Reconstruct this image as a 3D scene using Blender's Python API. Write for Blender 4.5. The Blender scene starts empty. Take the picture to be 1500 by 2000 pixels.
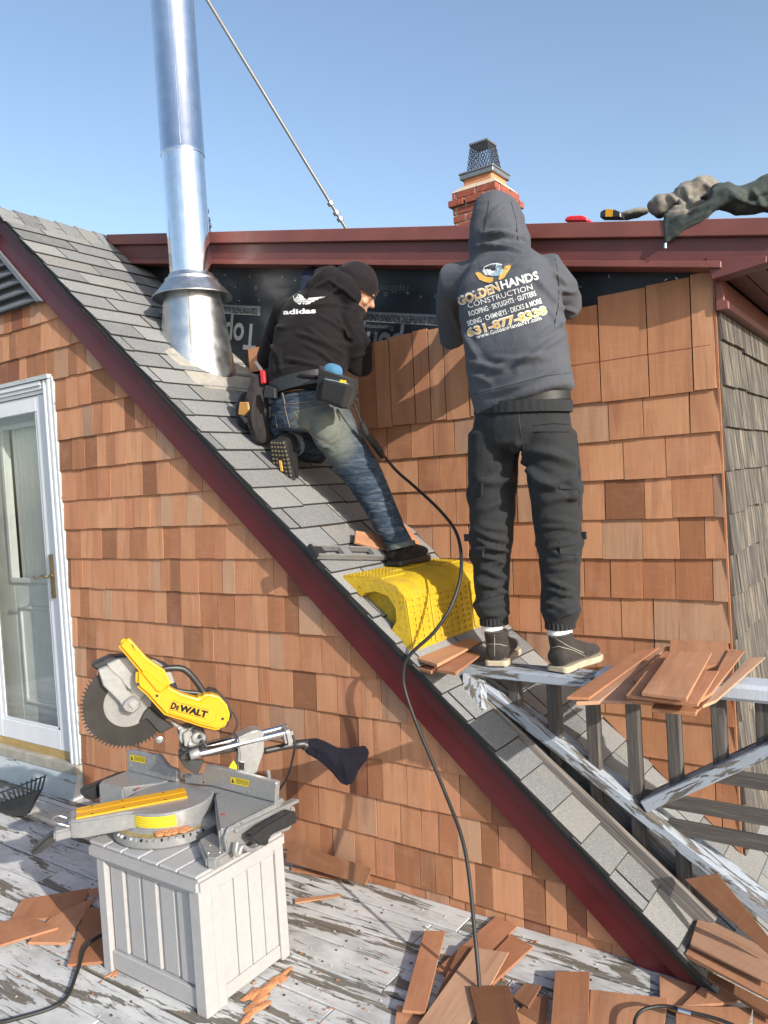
import bpy, bmesh, math, random
import numpy as np
from mathutils import Vector, Matrix, noise
from mathutils.bvhtree import BVHTree
random.seed(7)
S = bpy.context.scene
COL = S.collection
# ------------------------------------------------------------------ camera, light, exposure
FPX = 1535.6
YAW, PITCH, ROLL = math.radians(35.208), math.radians(-1.762), math.radians(-3.540)
EYE = Vector((0, 0, 1.6))
f0 = Vector((-math.sin(YAW), math.cos(YAW), 0)); r0 = Vector((math.cos(YAW), math.sin(YAW), 0)); u0 = Vector((0, 0, 1))
CF = f0*math.cos(PITCH) + u0*math.sin(PITCH)
_u = u0*math.cos(PITCH) - f0*math.sin(PITCH)
CR = r0*math.cos(ROLL) + _u*math.sin(ROLL)
CU = _u*math.cos(ROLL) - r0*math.sin(ROLL)
cd = bpy.data.cameras.new("camera"); cam = bpy.data.objects.new("camera", cd); COL.objects.link(cam)
cd.sensor_fit = 'HORIZONTAL'; cd.sensor_width = 36; cd.lens = FPX/1500*36; cd.clip_end = 4000; cd.clip_start = 0.05
cam.matrix_world = Matrix(((CR.x, CU.x, -CF.x, EYE.x), (CR.y, CU.y, -CF.y, EYE.y), (CR.z, CU.z, -CF.z, EYE.z), (0, 0, 0, 1)))
S.camera = cam
SUN = Vector((3.42, -1.0, 1.47)).normalized()
world = bpy.data.worlds.new("World"); S.world = world; world.use_nodes = True
wn = world.node_tree; wn.nodes.clear()
sky = wn.nodes.new('ShaderNodeTexSky'); sky.sky_type = 'NISHITA'; sky.sun_disc = False
sky.sun_elevation = math.asin(SUN.z); sky.sun_rotation = math.atan2(SUN.x, SUN.y)
sky.air_density = 1.0; sky.dust_density = 1.5; sky.ozone_density = 0.9; sky.altitude = 10
bg = wn.nodes.new('ShaderNodeBackground'); bg.inputs[1].default_value = 0.15
wo = wn.nodes.new('ShaderNodeOutputWorld')
wn.links.new(sky.outputs[0], bg.inputs[0]); wn.links.new(bg.outputs[0], wo.inputs[0])
sl = bpy.data.lights.new("sun", 'SUN'); sl.energy = 4.0; sl.angle = math.radians(0.5); sl.color = (1, 0.93, 0.82)
so = bpy.data.objects.new("sun", sl); COL.objects.link(so); so.location = (4, -2, 6)
so.rotation_euler = SUN.to_track_quat('Z', 'Y').to_euler()
S.view_settings.view_transform = 'Standard'; S.view_settings.look = 'None'
S.view_settings.exposure = 0.70; S.view_settings.gamma = 1; S.view_settings.use_curve_mapping = False
S.cycles.max_bounces = 6; S.cycles.diffuse_bounces = 3; S.cycles.glossy_bounces = 3; S.cycles.transparent_max_bounces = 8

# ------------------------------------------------------------------ measuring helpers: a sight line of the surveyed camera met with a known plane
def ray(x, y): return CF*FPX + CR*(x-750) - CU*(y-1000)
def at(x, y, ax, v):
    d = ray(x, y); return EYE + d*((v-EYE[ax])/d[ax])
def pl(x, y, n, p0):
    d = ray(x, y); n = Vector(n); return EYE + d*(n.dot(Vector(p0)-EYE)/n.dot(d))
RN = Vector((.898, 0, 1)).normalized()
RZ = lambda x: -0.51 - .898*x
ROOFP = Vector((-1, 0, RZ(-1)))
def roof(x, y, h=0.0): return pl(x, y, RN, ROOFP+RN*h)
DN = Vector((1, 0, -.898)).normalized()      # down the slope

# ------------------------------------------------------------------ object helpers
WL = {}
def wloc(o): return WL.get(o.name, Vector((0, 0, 0)))
def thing(name, label, cat, loc, group=None):
    o = bpy.data.objects.new(name, None); COL.objects.link(o); o.empty_display_size = .1
    o.location = loc; WL[o.name] = Vector(loc); o['label'] = label; o['category'] = cat
    if group: o['group'] = group
    return o
def tag(o, label, cat, group=None, kind=None):
    o['label'] = label
    if cat: o['category'] = cat
    if group: o['group'] = group
    if kind: o['kind'] = kind
    return o
class MB:
    def __init__(s): s.v = []; s.f = []
    def add(s, v, f):
        b = len(s.v); s.v += [Vector(p) for p in v]; s.f += [[b+i for i in q] for q in f]; return s
    def box(s, c, d, ax=None, taper=1):
        c = Vector(c); X, Y, Z = ax if ax else (Vector((1, 0, 0)), Vector((0, 1, 0)), Vector((0, 0, 1)))
        h = [k/2 for k in d]
        v = []
        for sz in (-1, 1):
            t = 1 if sz < 0 else taper
            for sx, sy in ((-1, -1), (1, -1), (1, 1), (-1, 1)): v.append(c + X*h[0]*sx*t + Y*h[1]*sy*t + Z*h[2]*sz)
        return s.add(v, [(3, 2, 1, 0), (4, 5, 6, 7), (0, 1, 5, 4), (1, 2, 6, 5), (2, 3, 7, 6), (3, 0, 4, 7)])
    def bx(s, a, b):
        a = Vector(a); b = Vector(b); return s.box((a+b)/2, [abs(b[i]-a[i]) for i in range(3)])
    def beam(s, a, b, w, h, up=(0, 0, 1)):
        a = Vector(a); b = Vector(b); Z = (b-a).normalized(); X = Z.cross(Vector(up)).normalized(); Y = X.cross(Z)
        return s.box((a+b)/2, (w, h, (b-a).length), (X, Y, Z))
    def prism(s, pts, ext):
        n = len(pts); ext = Vector(ext); pts = [Vector(p) for p in pts]
        return s.add(pts+[p+ext for p in pts], [list(range(n))[::-1], list(range(n, 2*n))] + [(i, (i+1) % n, (i+1) % n+n, i+n) for i in range(n)])
    def tube(s, pts, r, n=8, cap=True):
        pts = [Vector(p) for p in pts]; m = len(pts); R = r if isinstance(r, (list, tuple)) else [r]*m
        side = None; v = []
        for i, p in enumerate(pts):
            t = (pts[min(i+1, m-1)]-pts[max(i-1, 0)]).normalized()
            if side is None: side = t.orthogonal().normalized()
            side = (side - t*side.dot(t)).normalized(); o = t.cross(side)
            for k in range(n):
                a = 2*math.pi*k/n; v.append(p + (side*math.cos(a)+o*math.sin(a))*R[i])
        f = [(i*n+k, i*n+(k+1) % n, (i+1)*n+(k+1) % n, (i+1)*n+k) for i in range(m-1) for k in range(n)]
        if cap: f += [list(range(n))[::-1], [(m-1)*n+k for k in range(n)]]
        return s.add(v, f)
    def lathe(s, c, ax, prof, n=32, cap=True):
        """prof: (distance along ax, radius)"""
        ax = Vector(ax).normalized(); side = ax.orthogonal().normalized(); o = ax.cross(side); c = Vector(c); v = []
        for h, r in prof:
            for k in range(n):
                a = 2*math.pi*k/n; v.append(c+ax*h+(side*math.cos(a)+o*math.sin(a))*r)
        m = len(prof)
        f = [(i*n+k, i*n+(k+1) % n, (i+1)*n+(k+1) % n, (i+1)*n+k) for i in range(m-1) for k in range(n)]
        if cap: f += [list(range(n))[::-1], [(m-1)*n+k for k in range(n)]]
        return s.add(v, f)
    def loft(s, pts, rad, side=(1, 0, 0), n=20, caps=.6, sq=1.0):
        """elliptical limb: rad = [(across side, other)]"""
        pts = [Vector(p) for p in pts]; side = Vector(side)
        if caps:
            a = (pts[0]-pts[1]).normalized(); b = (pts[-1]-pts[-2]).normalized()
            ra, rb = rad[0], rad[-1]; ma = min(ra)*caps; mb = min(rb)*caps
            pts = [pts[0]+a*ma, pts[0]+a*ma*.6] + pts + [pts[-1]+b*mb*.6, pts[-1]+b*mb]
            rad = [(ra[0]*.45, ra[1]*.45), (ra[0]*.82, ra[1]*.82)] + list(rad) + [(rb[0]*.82, rb[1]*.82), (rb[0]*.45, rb[1]*.45)]
        m = len(pts); v = []
        for i, p in enumerate(pts):
            t = (pts[min(i+1, m-1)]-pts[max(i-1, 0)]).normalized()
            sd = (side-t*side.dot(t)).normalized(); o = t.cross(sd)
            for k in range(n):
                a = 2*math.pi*k/n; ca, sa = math.cos(a), math.sin(a)
                v.append(p+sd*math.copysign(abs(ca)**sq, ca)*rad[i][0]+o*math.copysign(abs(sa)**sq, sa)*rad[i][1])
        f = [(i*n+k, i*n+(k+1) % n, (i+1)*n+(k+1) % n, (i+1)*n+k) for i in range(m-1) for k in range(n)]
        f += [list(range(n))[::-1], [(m-1)*n+k for k in range(n)]]
        return s.add(v, f)
    def ell(s, c, r, ax=None, nu=20, nv=12):
        X, Y, Z = ax if ax else (Vector((1, 0, 0)), Vector((0, 1, 0)), Vector((0, 0, 1))); c = Vector(c)
        v = [c+Z*r[2]]
        for j in range(1, nv):
            b = math.pi*j/nv
            for i in range(nu):
                a = 2*math.pi*i/nu; v.append(c+X*r[0]*math.sin(b)*math.cos(a)+Y*r[1]*math.sin(b)*math.sin(a)+Z*r[2]*math.cos(b))
        v.append(c-Z*r[2]); f = []
        for i in range(nu):
            f.append((0, 1+i, 1+(i+1) % nu)); f.append((len(v)-1, 1+(nv-2)*nu+(i+1) % nu, 1+(nv-2)*nu+i))
        for j in range(nv-2):
            for i in range(nu): f.append((1+j*nu+i, 1+(j+1)*nu+i, 1+(j+1)*nu+(i+1) % nu, 1+j*nu+(i+1) % nu))
        return s.add(v, f)
    def build(s, name, mat, parent=None, smooth=False, bevel=0, recalc=True, side_mat=None, origin=None, seg=1):
        if origin is None:
            lo = Vector([min(p[i] for p in s.v) for i in range(3)]); hi = Vector([max(p[i] for p in s.v) for i in range(3)])
            origin = Vector(((lo.x+hi.x)/2, (lo.y+hi.y)/2, lo.z))
        me = bpy.data.meshes.new(name); me.from_pydata([tuple(p-origin) for p in s.v], [], s.f)
        bm = bmesh.new(); bm.from_mesh(me)
        if recalc: bmesh.ops.recalc_face_normals(bm, faces=bm.faces)
        if bevel:
            es = [e for e in bm.edges if len(e.link_faces) == 2 and e.calc_face_angle(0) > .6]
            bmesh.ops.bevel(bm, geom=es, offset=bevel, segments=seg, affect='EDGES', clamp_overlap=True)
        bm.to_mesh(me); bm.free()
        if smooth: me.shade_smooth() if not bevel else me.shade_flat()
        if smooth:
            me.shade_smooth(); me.set_sharp_from_angle(angle=math.radians(smooth if smooth > 1 else 40))
        me.materials.append(mat)
        if side_mat:
            me.materials.append(side_mat)
            for p in me.polygons: p.material_index = 0 if p.index == 0 else 1
        o = bpy.data.objects.new(name, me); COL.objects.link(o)
        WL[o.name] = origin
        if parent: o.parent = parent; o.location = origin-wloc(parent)
        else: o.location = origin
        return o
def smoothpath(pts, k=6):
    pts = [Vector(p) for p in pts]; P = [pts[0]*2-pts[1]]+pts+[pts[-1]*2-pts[-2]]; out = []
    for i in range(1, len(P)-2):
        for j in range(k):
            t = j/k; a, b, c, d = P[i-1:i+3]
            out.append(.5*((2*b)+(c-a)*t+(2*a-5*b+4*c-d)*t*t+(3*b-a-3*c+d)*t**3))
    out.append(pts[-1]); return out
def clip(poly, a, b, c):
    """keep a*x+b*y<=c"""
    out = []; n = len(poly)
    for i in range(n):
        p, q = poly[i], poly[(i+1) % n]; dp = a*p[0]+b*p[1]-c; dq = a*q[0]+b*q[1]-c
        if dp <= 0: out.append(p)
        if (dp < 0 < dq) or (dq < 0 < dp):
            t = dp/(dp-dq); out.append((p[0]+(q[0]-p[0])*t, p[1]+(q[1]-p[1])*t))
    return out
def area(poly): return abs(sum(poly[i][0]*poly[(i+1) % len(poly)][1]-poly[(i+1) % len(poly)][0]*poly[i][1] for i in range(len(poly))))/2

# ------------------------------------------------------------------ materials
class NT:
    def __init__(s, name):
        s.m = bpy.data.materials.new(name); s.m.use_nodes = True; s.t = s.m.node_tree
        s.b = s.t.nodes['Principled BSDF']
    def n(s, typ, **k):
        x = s.t.nodes.new(typ)
        for a, v in k.items():
            if a.startswith('i_'):
                key = a[2:]; key = int(key) if key.isdigit() else key.replace('_', ' '); x.inputs[key].default_value = v
            else: setattr(x, a, v)
        return x
    def l(s, a, b): s.t.links.new(a, b)
    def coord(s, scale=(1, 1, 1), rnd=True, kind='Object'):
        tc = s.n('ShaderNodeTexCoord'); mp = s.n('ShaderNodeMapping'); mp.inputs['Scale'].default_value = scale
        if rnd:
            oi = s.n('ShaderNodeObjectInfo'); mu = s.n('ShaderNodeVectorMath', operation='SCALE'); mu.inputs[0].default_value = (37, 53, 71)
            s.l(oi.outputs['Random'], mu.inputs['Scale'])
            ad = s.n('ShaderNodeVectorMath', operation='ADD'); s.l(tc.outputs[kind], ad.inputs[0]); s.l(mu.outputs[0], ad.inputs[1])
            s.l(ad.outputs[0], mp.inputs['Vector'])
        else: s.l(tc.outputs[kind], mp.inputs['Vector'])
        return mp.outputs[0]
    def noise(s, vec, scale=5, detail=4, rough=.55, dist=0):
        x = s.n('ShaderNodeTexNoise'); x.inputs['Scale'].default_value = scale; x.inputs['Detail'].default_value = detail
        x.inputs['Roughness'].default_value = rough; x.inputs['Distortion'].default_value = dist
        s.l(vec, x.inputs['Vector']); return x.outputs[0]
    def ramp(s, fac, stops, interp='LINEAR'):
        x = s.n('ShaderNodeValToRGB'); cr = x.color_ramp; cr.interpolation = interp
        while len(cr.elements) < len(stops): cr.elements.new(.5)
        for e, (p, c) in zip(cr.elements, stops):
            e.position = p; e.color = (c, c, c, 1) if isinstance(c, (int, float)) else (*c, 1)
        s.l(fac, x.inputs[0]); return x.outputs[0]
    def mix(s, fac, a, b, bt='MIX'):
        x = s.n('ShaderNodeMix', data_type='RGBA', blend_type=bt)
        for inp, v in ((x.inputs[0], fac), (x.inputs[6], a), (x.inputs[7], b)):
            if isinstance(v, (int, float)): inp.default_value = v
            elif isinstance(v, tuple): inp.default_value = (*v, 1)
            else: s.l(v, inp)
        return x.outputs[2]
    def math(s, op, a, b=0):
        x = s.n('ShaderNodeMath', operation=op)
        for inp, v in ((x.inputs[0], a), (x.inputs[1], b)):
            if isinstance(v, (int, float)): inp.default_value = v
            else: s.l(v, inp)
        return x.outputs[0]
    def rnd(s):
        oi = s.n('ShaderNodeObjectInfo'); g = s.n('ShaderNodeNewGeometry')
        return s.math('FRACT', s.math('ADD', oi.outputs['Random'], g.outputs['Random Per Island']))
    def col(s, c):
        if isinstance(c, tuple): s.b.inputs['Base Color'].default_value = (*c, 1)
        else: s.l(c, s.b.inputs['Base Color'])
    def bump(s, h, dist=.002, strength=1.0, prev=None):
        x = s.n('ShaderNodeBump'); x.inputs['Distance'].default_value = dist; x.inputs['Strength'].default_value = strength
        s.l(h, x.inputs['Height'])
        if prev: s.l(prev, x.inputs['Normal'])
        s.l(x.outputs[0], s.b.inputs['Normal']); return x.outputs[0]
    def rough(s, v):
        if isinstance(v, (int, float)): s.b.inputs['Roughness'].default_value = v
        else: s.l(v, s.b.inputs['Roughness'])
def plain(name, c, rough=.5, metal=0, var=.12, scale=30, bump=0, spec=.5):
    m = NT(name); v = m.coord(); n = m.noise(v, scale, 5, .6)
    lo = tuple(x*(1-var) for x in c); hi = tuple(min(1, x*(1+var)) for x in c)
    m.col(m.ramp(n, [(.3, lo), (.7, hi)])); m.b.inputs['Metallic'].default_value = metal
    m.b.inputs['Specular IOR Level'].default_value = spec
    n2 = m.noise(v, scale*.3, 3, .6)
    m.rough(m.ramp(n2, [(.25, max(0, rough-.08)), (.75, min(1, rough+.08))]))
    if bump: m.bump(n, bump)
    return m.m
def cedar(name='cedar', dark=1.0, wx=False):
    m = NT(name); r = m.rnd()
    base = m.ramp(r, [(0, (.40, .18, .092)), (.2, (.50, .258, .142)), (.4, (.43, .193, .105)), (.58, (.54, .285, .16)), (.70, (.37, .16, .082)), (.82, (.31, .142, .07)), (.92, (.23, .11, .057)), (1, (.17, .06, .038))])
    if wx: base = m.mix(.5, base, (.40, .30, .22))
    g = m.noise(m.coord((60, 60, 3)), 1, 6, .65, .4)
    big = m.noise(m.coord((14, 14, 1.6)), 1, 3, .5, .6)
    c = m.mix(m.ramp(g, [(.25, .0), (.75, .30)]), base, (.25, .10, .055))
    c = m.mix(m.ramp(big, [(.50, 0), (.62, .28), (.8, .6)]), c, (.22, .10, .06))
    blot = m.noise(m.coord((7, 7, 5)), 1, 4, .6)
    c = m.mix(m.ramp(blot, [(.2, .28), (.5, 0)]), c, (.60, .36, .24))
    fl = m.noise(m.coord((9, 9, 60)), 1, 3, .6)
    c = m.mix(m.ramp(fl, [(.55, 0), (.8, .18)]), c, (.62, .33, .2))
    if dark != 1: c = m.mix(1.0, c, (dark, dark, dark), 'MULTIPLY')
    m.col(c); m.rough(.72); m.b.inputs['Specular IOR Level'].default_value = .25
    m.bump(m.math('ADD', g, m.math('MULTIPLY', fl, .6)), .0016, .8)
    return m.m
def weathered(name='weathered_cedar'):
    m = NT(name); v = m.coord((34, 34, 1.6)); g = m.noise(v, 1, 6, .7, .6)
    c = m.ramp(g, [(.32, (.012, .012, .013)), (.42, (.055, .05, .047)), (.48, (.062, .056, .05)), (.56, (.15, .13, .105)), (.67, (.27, .225, .17)), (.8, (.16, .10, .055))])
    b = m.noise(m.coord((6, 6, 4)), 1, 4, .6); c = m.mix(m.ramp(b, [(.4, 0), (.7, .6)]), c, (.06, .055, .055))
    m.col(c); m.rough(.85); m.bump(g, .004); return m.m
def greywood(name='grey_wood', tone=(.075, .067, .062)):
    m = NT(name); v = m.coord((70, 70, 3)); g = m.noise(v, 1, 6, .7, .5)
    t = tone; c = m.ramp(g, [(.3, tuple(x*.5 for x in t)), (.5, t), (.72, tuple(x*1.9 for x in t))])
    m.col(c); m.rough(.85); m.bump(g, .0025); return m.m
def deckpaint(name):
    m = NT(name)
    a = m.noise(m.coord((1.1, 5.5, 5.5)), 1, 9, .62, 1.2); a2 = m.noise(m.coord((5, 34, 34)), 1, 7, .72, .8); g = m.noise(m.coord((3, 120, 120)), 1, 6, .72, .5)
    reg = m.noise(m.coord((.55, .9, 1), rnd=False), 1, 3, .5)
    h = m.math('ADD', m.math('ADD', m.math('MULTIPLY', a, .62), m.math('MULTIPLY', a2, .30)), m.math('MULTIPLY', reg, .28))
    mask = m.ramp(h, [(.552, 1), (.560, 0)])
    crk = m.ramp(m.math('ADD', m.math('MULTIPLY', g, .5), m.math('MULTIPLY', a2, .5)), [(.40, 1), (.43, 0)])
    w = m.ramp(g, [(.3, (.05, .042, .032)), (.48, (.15, .13, .10)), (.6, (.20, .175, .14)), (.78, (.30, .27, .22))])
    wg = m.noise(m.coord((2, 9, 9)), 1, 4, .6); w = m.mix(m.ramp(wg, [(.4, 0), (.7, .6)]), w, (.12, .125, .13))
    d = m.noise(m.coord((4, 9, 9)), 1, 7, .7); pt = m.ramp(d, [(.3, (.32, .325, .325)), (.5, (.51, .515, .515)), (.7, (.61, .615, .62))])
    st = m.noise(m.coord((1.3, 1.6, 2), rnd=False), 1, 5, .6); pt = m.mix(m.ramp(st, [(.48, 0), (.75, .45)]), pt, (.25, .255, .25))
    edge = m.ramp(h, [(.560, .6), (.572, 0)]); pt = m.mix(edge, pt, (.14, .125, .11))
    m.col(m.mix(mask, m.mix(crk, pt, (.08, .07, .06)), w)); m.rough(.78)
    b = m.bump(m.math('SUBTRACT', 1.0, m.math('MAXIMUM', mask, crk)), .002, .9); m.bump(g, .0012, .8, b)
    return m.m
def peeling(name, axis='x', amount=.5, wood=(.17, .145, .11), paint=(.50, .52, .55), sc=1.0):
    st = {'x': (2.2, 13, 13), 'z': (13, 13, 2.2)}[axis]; fs = {'x': (3, 110, 110), 'z': (110, 110, 3)}[axis]
    m = NT(name); st = tuple(a*sc for a in st)
    a = m.noise(m.coord(st), 1, 8, .62, .9); g = m.noise(m.coord(fs), 1, 5, .7, .4)
    fc = m.noise(m.coord(tuple(k*4 for k in st)), 1, 6, .7, .5)
    h = m.math('ADD', m.math('MULTIPLY', a, .75), m.math('MULTIPLY', fc, .25))
    mask = m.ramp(h, [(amount-.008, 1), (amount+.008, 0)])       # 1 = bare wood
    w = m.ramp(g, [(.3, tuple(x*.45 for x in wood)), (.5, wood), (.75, tuple(x*1.7 for x in wood))])
    d = m.noise(m.coord((5, 5, 5)), 1, 5, .6)
    pt = m.mix(m.ramp(d, [(.35, .0), (.75, .35)]), paint, tuple(x*.62 for x in paint))
    cr = m.ramp(g, [(.30, .65), (.36, 0)]); pt = m.mix(cr, pt, tuple(x*.3 for x in wood))
    m.col(m.mix(mask, pt, w)); m.rough(.75)
    m.bump(m.math('ADD', m.math('MULTIPLY', m.math('SUBTRACT', 1.0, mask), .8), m.math('MULTIPLY', g, .5)), .0025)
    return m.m
def asphalt(name='asphalt_shingle'):
    m = NT(name); r = m.rnd()
    base = m.ramp(r, [(0, (.13, .138, .146)), (.3, (.24, .25, .262)), (.55, (.185, .193, .202)), (.8, (.28, .285, .29)), (1, (.21, .208, .20))])
    v = m.coord((1, 1, 1)); g = m.noise(v, 420, 3, .8); g2 = m.noise(v, 160, 2, .6); b = m.noise(v, 9, 4, .6)
    c = m.mix(m.ramp(g, [(.3, .9), (.52, 0)]), base, (.035, .035, .037))
    c = m.mix(m.ramp(g2, [(.50, 0), (.7, .5)]), c, (.36, .365, .36))
    c = m.mix(m.ramp(b, [(.50, 0), (.75, .35)]), c, (.26, .24, .20))
    m.col(c); m.rough(.9); m.b.inputs['Specular IOR Level'].default_value = .2
    m.bump(m.math('ADD', g, g2), .002); return m.m
def redpaint(name, c, rough=.42):
    m = NT(name); v = m.coord((1, 1, 1), rnd=False); n = m.noise(v, 6, 6, .65); sp = m.noise(v, 90, 3, .7)
    cc = m.ramp(n, [(.3, tuple(x*.82 for x in c)), (.7, tuple(x*1.15 for x in c))])
    cc = m.mix(m.ramp(sp, [(.68, 0), (.74, .35)]), cc, tuple(min(1, x*1.9+.02) for x in c))
    m.col(cc); m.rough(m.ramp(n, [(.3, rough-.08), (.7, rough+.12)])); m.bump(sp, .0006); return m.m
def steel(name, c, rough, bands=0):
    m = NT(name); v = m.coord((1, 1, 1), rnd=False); n = m.noise(v, 14, 5, .6); fine = m.noise(m.coord((40, 40, 1.5), rnd=False), 1, 4, .6)
    m.col(m.ramp(n, [(.3, tuple(x*.86 for x in c)), (.7, c)])); m.b.inputs['Metallic'].default_value = 1
    m.rough(m.ramp(n, [(.3, rough*.8), (.7, rough*1.3)])); m.bump(fine if bands else n, .0015 if bands else .0005); return m.m
def cloth(name, c, var=.18, rough=.9, fuzz=.06, heather=0):
    m = NT(name); v = m.coord((1, 1, 1), rnd=False); n = m.noise(v, 9, 5, .6); w = m.noise(v, 520, 2, .6)
    cc = m.ramp(n, [(.3, tuple(x*(1-var) for x in c)), (.7, tuple(x*(1+var) for x in c))])
    cc = m.mix(m.ramp(w, [(.35, .25), (.6, 0)]), cc, tuple(x*.55 for x in c))
    m.col(cc); m.rough(rough); m.b.inputs['Sheen Weight'].default_value = fuzz; m.b.inputs['Sheen Roughness'].default_value = .5
    m.b.inputs['Specular IOR Level'].default_value = .2
    f = m.noise(v, 28, 4, .6, .8)
    b1 = m.bump(f, .006, .5); m.bump(w, .0008, .7, b1); return m.m
M = {}
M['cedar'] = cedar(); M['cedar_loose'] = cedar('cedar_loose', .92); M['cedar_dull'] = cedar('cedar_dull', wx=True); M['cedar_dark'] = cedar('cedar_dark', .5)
M['weathered'] = weathered(); M['grey_wood'] = greywood(); M['grey_wood_pale'] = greywood('grey_wood_pale', (.15, .135, .125))
M['deck'] = deckpaint('peeling_deck'); M['rail_paint'] = peeling('peeling_rail', 'z', .47, (.11, .10, .086), (.32, .36, .42), 3.2)
M['sill_paint'] = peeling('peeling_sill', 'x', .40, (.25, .21, .19), (.42, .47, .50), 1.8)
M['cap_paint'] = peeling('peeling_cap', 'x', .33, (.2, .17, .14), (.46, .51, .58), 1.5)
M['asphalt'] = asphalt()
M['rake'] = redpaint('oxblood_paint', (.15, .013, .016)); M['rake_drip'] = redpaint('oxblood_trim', (.09, .012, .016), .5)
M['fascia'] = redpaint('brick_red_aluminium', (.13, .040, .038), .45); M['fascia_hi'] = redpaint('brick_red_drip', (.19, .062, .052), .45)
M['black'] = plain('black_rubber', (.015, .015, .016), .55, bump=.0004); M['felt'] = plain('dark_backing', (.03, .022, .018), .9)
M['tar'] = plain('tar_edge', (.02, .02, .02), .7, bump=.002)
M['pipe'] = steel('bright_steel', (.86, .87, .89), .13, 1); M['galv'] = steel('galvanised', (.62, .64, .65), .36); M['alu'] = plain('cast_aluminium', (.33, .335, .34), .38, .5, .10, 60, .0004)
M['blade'] = plain('blade_black', (.035, .033, .032), .38, .5, .3, 12); M['disc'] = plain('blade_steel', (.26, .26, .26), .4, .45, .1, 40)
M['chrome'] = steel('chrome', (.85, .85, .86), .1)
M['lead'] = plain('dull_flashing', (.36, .34, .30), .6, .2, .25, 12, .001)
M['white'] = plain('white_vinyl', (.60, .63, .68), .38, var=.05, scale=8); M['white_fab'] = plain('white_paint', (.8, .8, .78), .5, var=.06)
M['gold'] = plain('brass_sweep', (.42, .30, .12), .4, .3, .15); M['brass'] = steel('old_brass', (.5, .38, .22), .3)
M['resin'] = plain('pale_grey_resin', (.33, .33, .34), .48, var=.05, scale=40, bump=.0005)
M['vent'] = plain('grey_vinyl_vent', (.13, .14, .16), .5, var=.1)
M['yellow'] = plain('bright_yellow', (.60, .30, .006), .35, var=.05); M['sticker'] = plain('yellow_sticker', (.58, .46, .02), .45, var=.05)
M['ink'] = plain('black_ink', (.01, .01, .01), .5)
M['dkplastic'] = plain('dark_plastic', (.022, .023, .025), .42, var=.2, scale=60, bump=.0003)
M['underlay'] = plain('underlayment', (.010, .014, .020), .42, var=.3, scale=5)
M['uprint'] = plain('underlay_print', (.16, .18, .20), .5); M['uprint_dim'] = plain('underlay_print_dim', (.07, .08, .09), .5)
M['staple'] = plain('staple', (.8, .8, .8), .3, .6)
M['brick'] = plain('red_brick', (.27, .075, .05), .85, var=.35, scale=40, bump=.002); M['mortar'] = plain('mortar', (.50, .42, .32), .9, var=.2, bump=.002)
M['clay'] = plain('clay_flue', (.55, .24, .12), .8, var=.1); M['zinc'] = plain('zinc_cap', (.22, .24, .26), .45, .5)
M['wire'] = plain('dark_wire', (.06, .06, .07), .5, .4)
M['nail'] = plain('nail_head', (.16, .13, .11), .5, .4); M['chalk'] = plain('red_chalk', (.22, .045, .03), .9)
M['red'] = plain('red_plastic', (.6, .02, .03), .4); M['sawdust'] = plain('sawdust', (.50, .22, .10), .95, var=.25, scale=200, bump=.003)
M['rod'] = plain('dull_zinc', (.17, .175, .18), .45, .3, .1, 30)
# ------------------------------------------------------------------ course builder for shingled faces
def tiles(fn, courses, widths, clips, tb, tt, gap=.003, jit=.002, tilt=0.0, minw=.02, rnd=random):
    """courses: (w_butt, exposure, length, u0, u1[, seams]); returns piece builders sorted large to small"""
    out = []
    for c in courses:
        wb, ex, ln, u0, u1 = c[:5]; seams = c[5] if len(c) > 5 else None
        if seams is None:
            seams = [u0]; u = u0 + rnd.uniform(.2, 1)*(widths[1])
            while u < u1-.03: seams.append(u); u += rnd.uniform(*widths)
            seams.append(u1)
        for a, b in zip(seams[:-1], seams[1:]):
            j = rnd.uniform(-jit, jit); g = gap*rnd.uniform(.3, 1.3)/2; tp = rnd.uniform(-.002, .002) if tilt == 0 else 0
            poly = [(a+g, wb+j), (b-g, wb+j+rnd.uniform(-.0015, .0015)), (b-g+tp, wb+ln), (a+g+tp, wb+ln)]
            for q in clips: poly = clip(poly, *q)
            if len(poly) < 3 or area(poly) < minw*minw*1.2: continue
            jb = rnd.uniform(-.0012, .0016)
            d = lambda w: tb+jb+(tt-tb)*max(0, min(1.2, (w-wb)/ex))
            m = MB(); n = len(poly)
            if tilt:                                     # asphalt tab: dark worn lip along the butt and both sides
                (x0, w0), (x1, w1), (x2, w2), (x3, w3) = poly; e = .0035; e2 = .0016
                P = [fn(x0+e2, d(w0)+.0003, w0+e), fn(x1-e2, d(w1)+.0003, w1+e), fn(x2-e2, d(w2), w2), fn(x3+e2, d(w3), w3)]
                R = [fn(x0, d(w0)-.0012, w0), fn(x1, d(w1)-.0012, w1), fn(x2, d(w2)-.001, w2), fn(x3, d(w3)-.001, w3)]
                Q = [fn(u, -.003, w) for u, w in poly]
                m.add(P+R+Q, [(0, 1, 2, 3)]+[(i, i+4, (i+1) % 4+4, (i+1) % 4) for i in range(4)]+[(i+4, i+8, (i+1) % 4+8, (i+1) % 4+4) for i in range(4)]+[(11, 10, 9, 8)])
                out.append((area(poly), m)); continue
            m.add([fn(u, d(w), w) for u, w in poly]+[fn(u, -.003, w) for u, w in poly],
                  [list(range(n)), list(range(n, 2*n))[::-1]]+[(i, i+n, (i+1) % n+n, (i+1) % n) for i in range(n)])
            out.append((area(poly), m))
    return out
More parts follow.
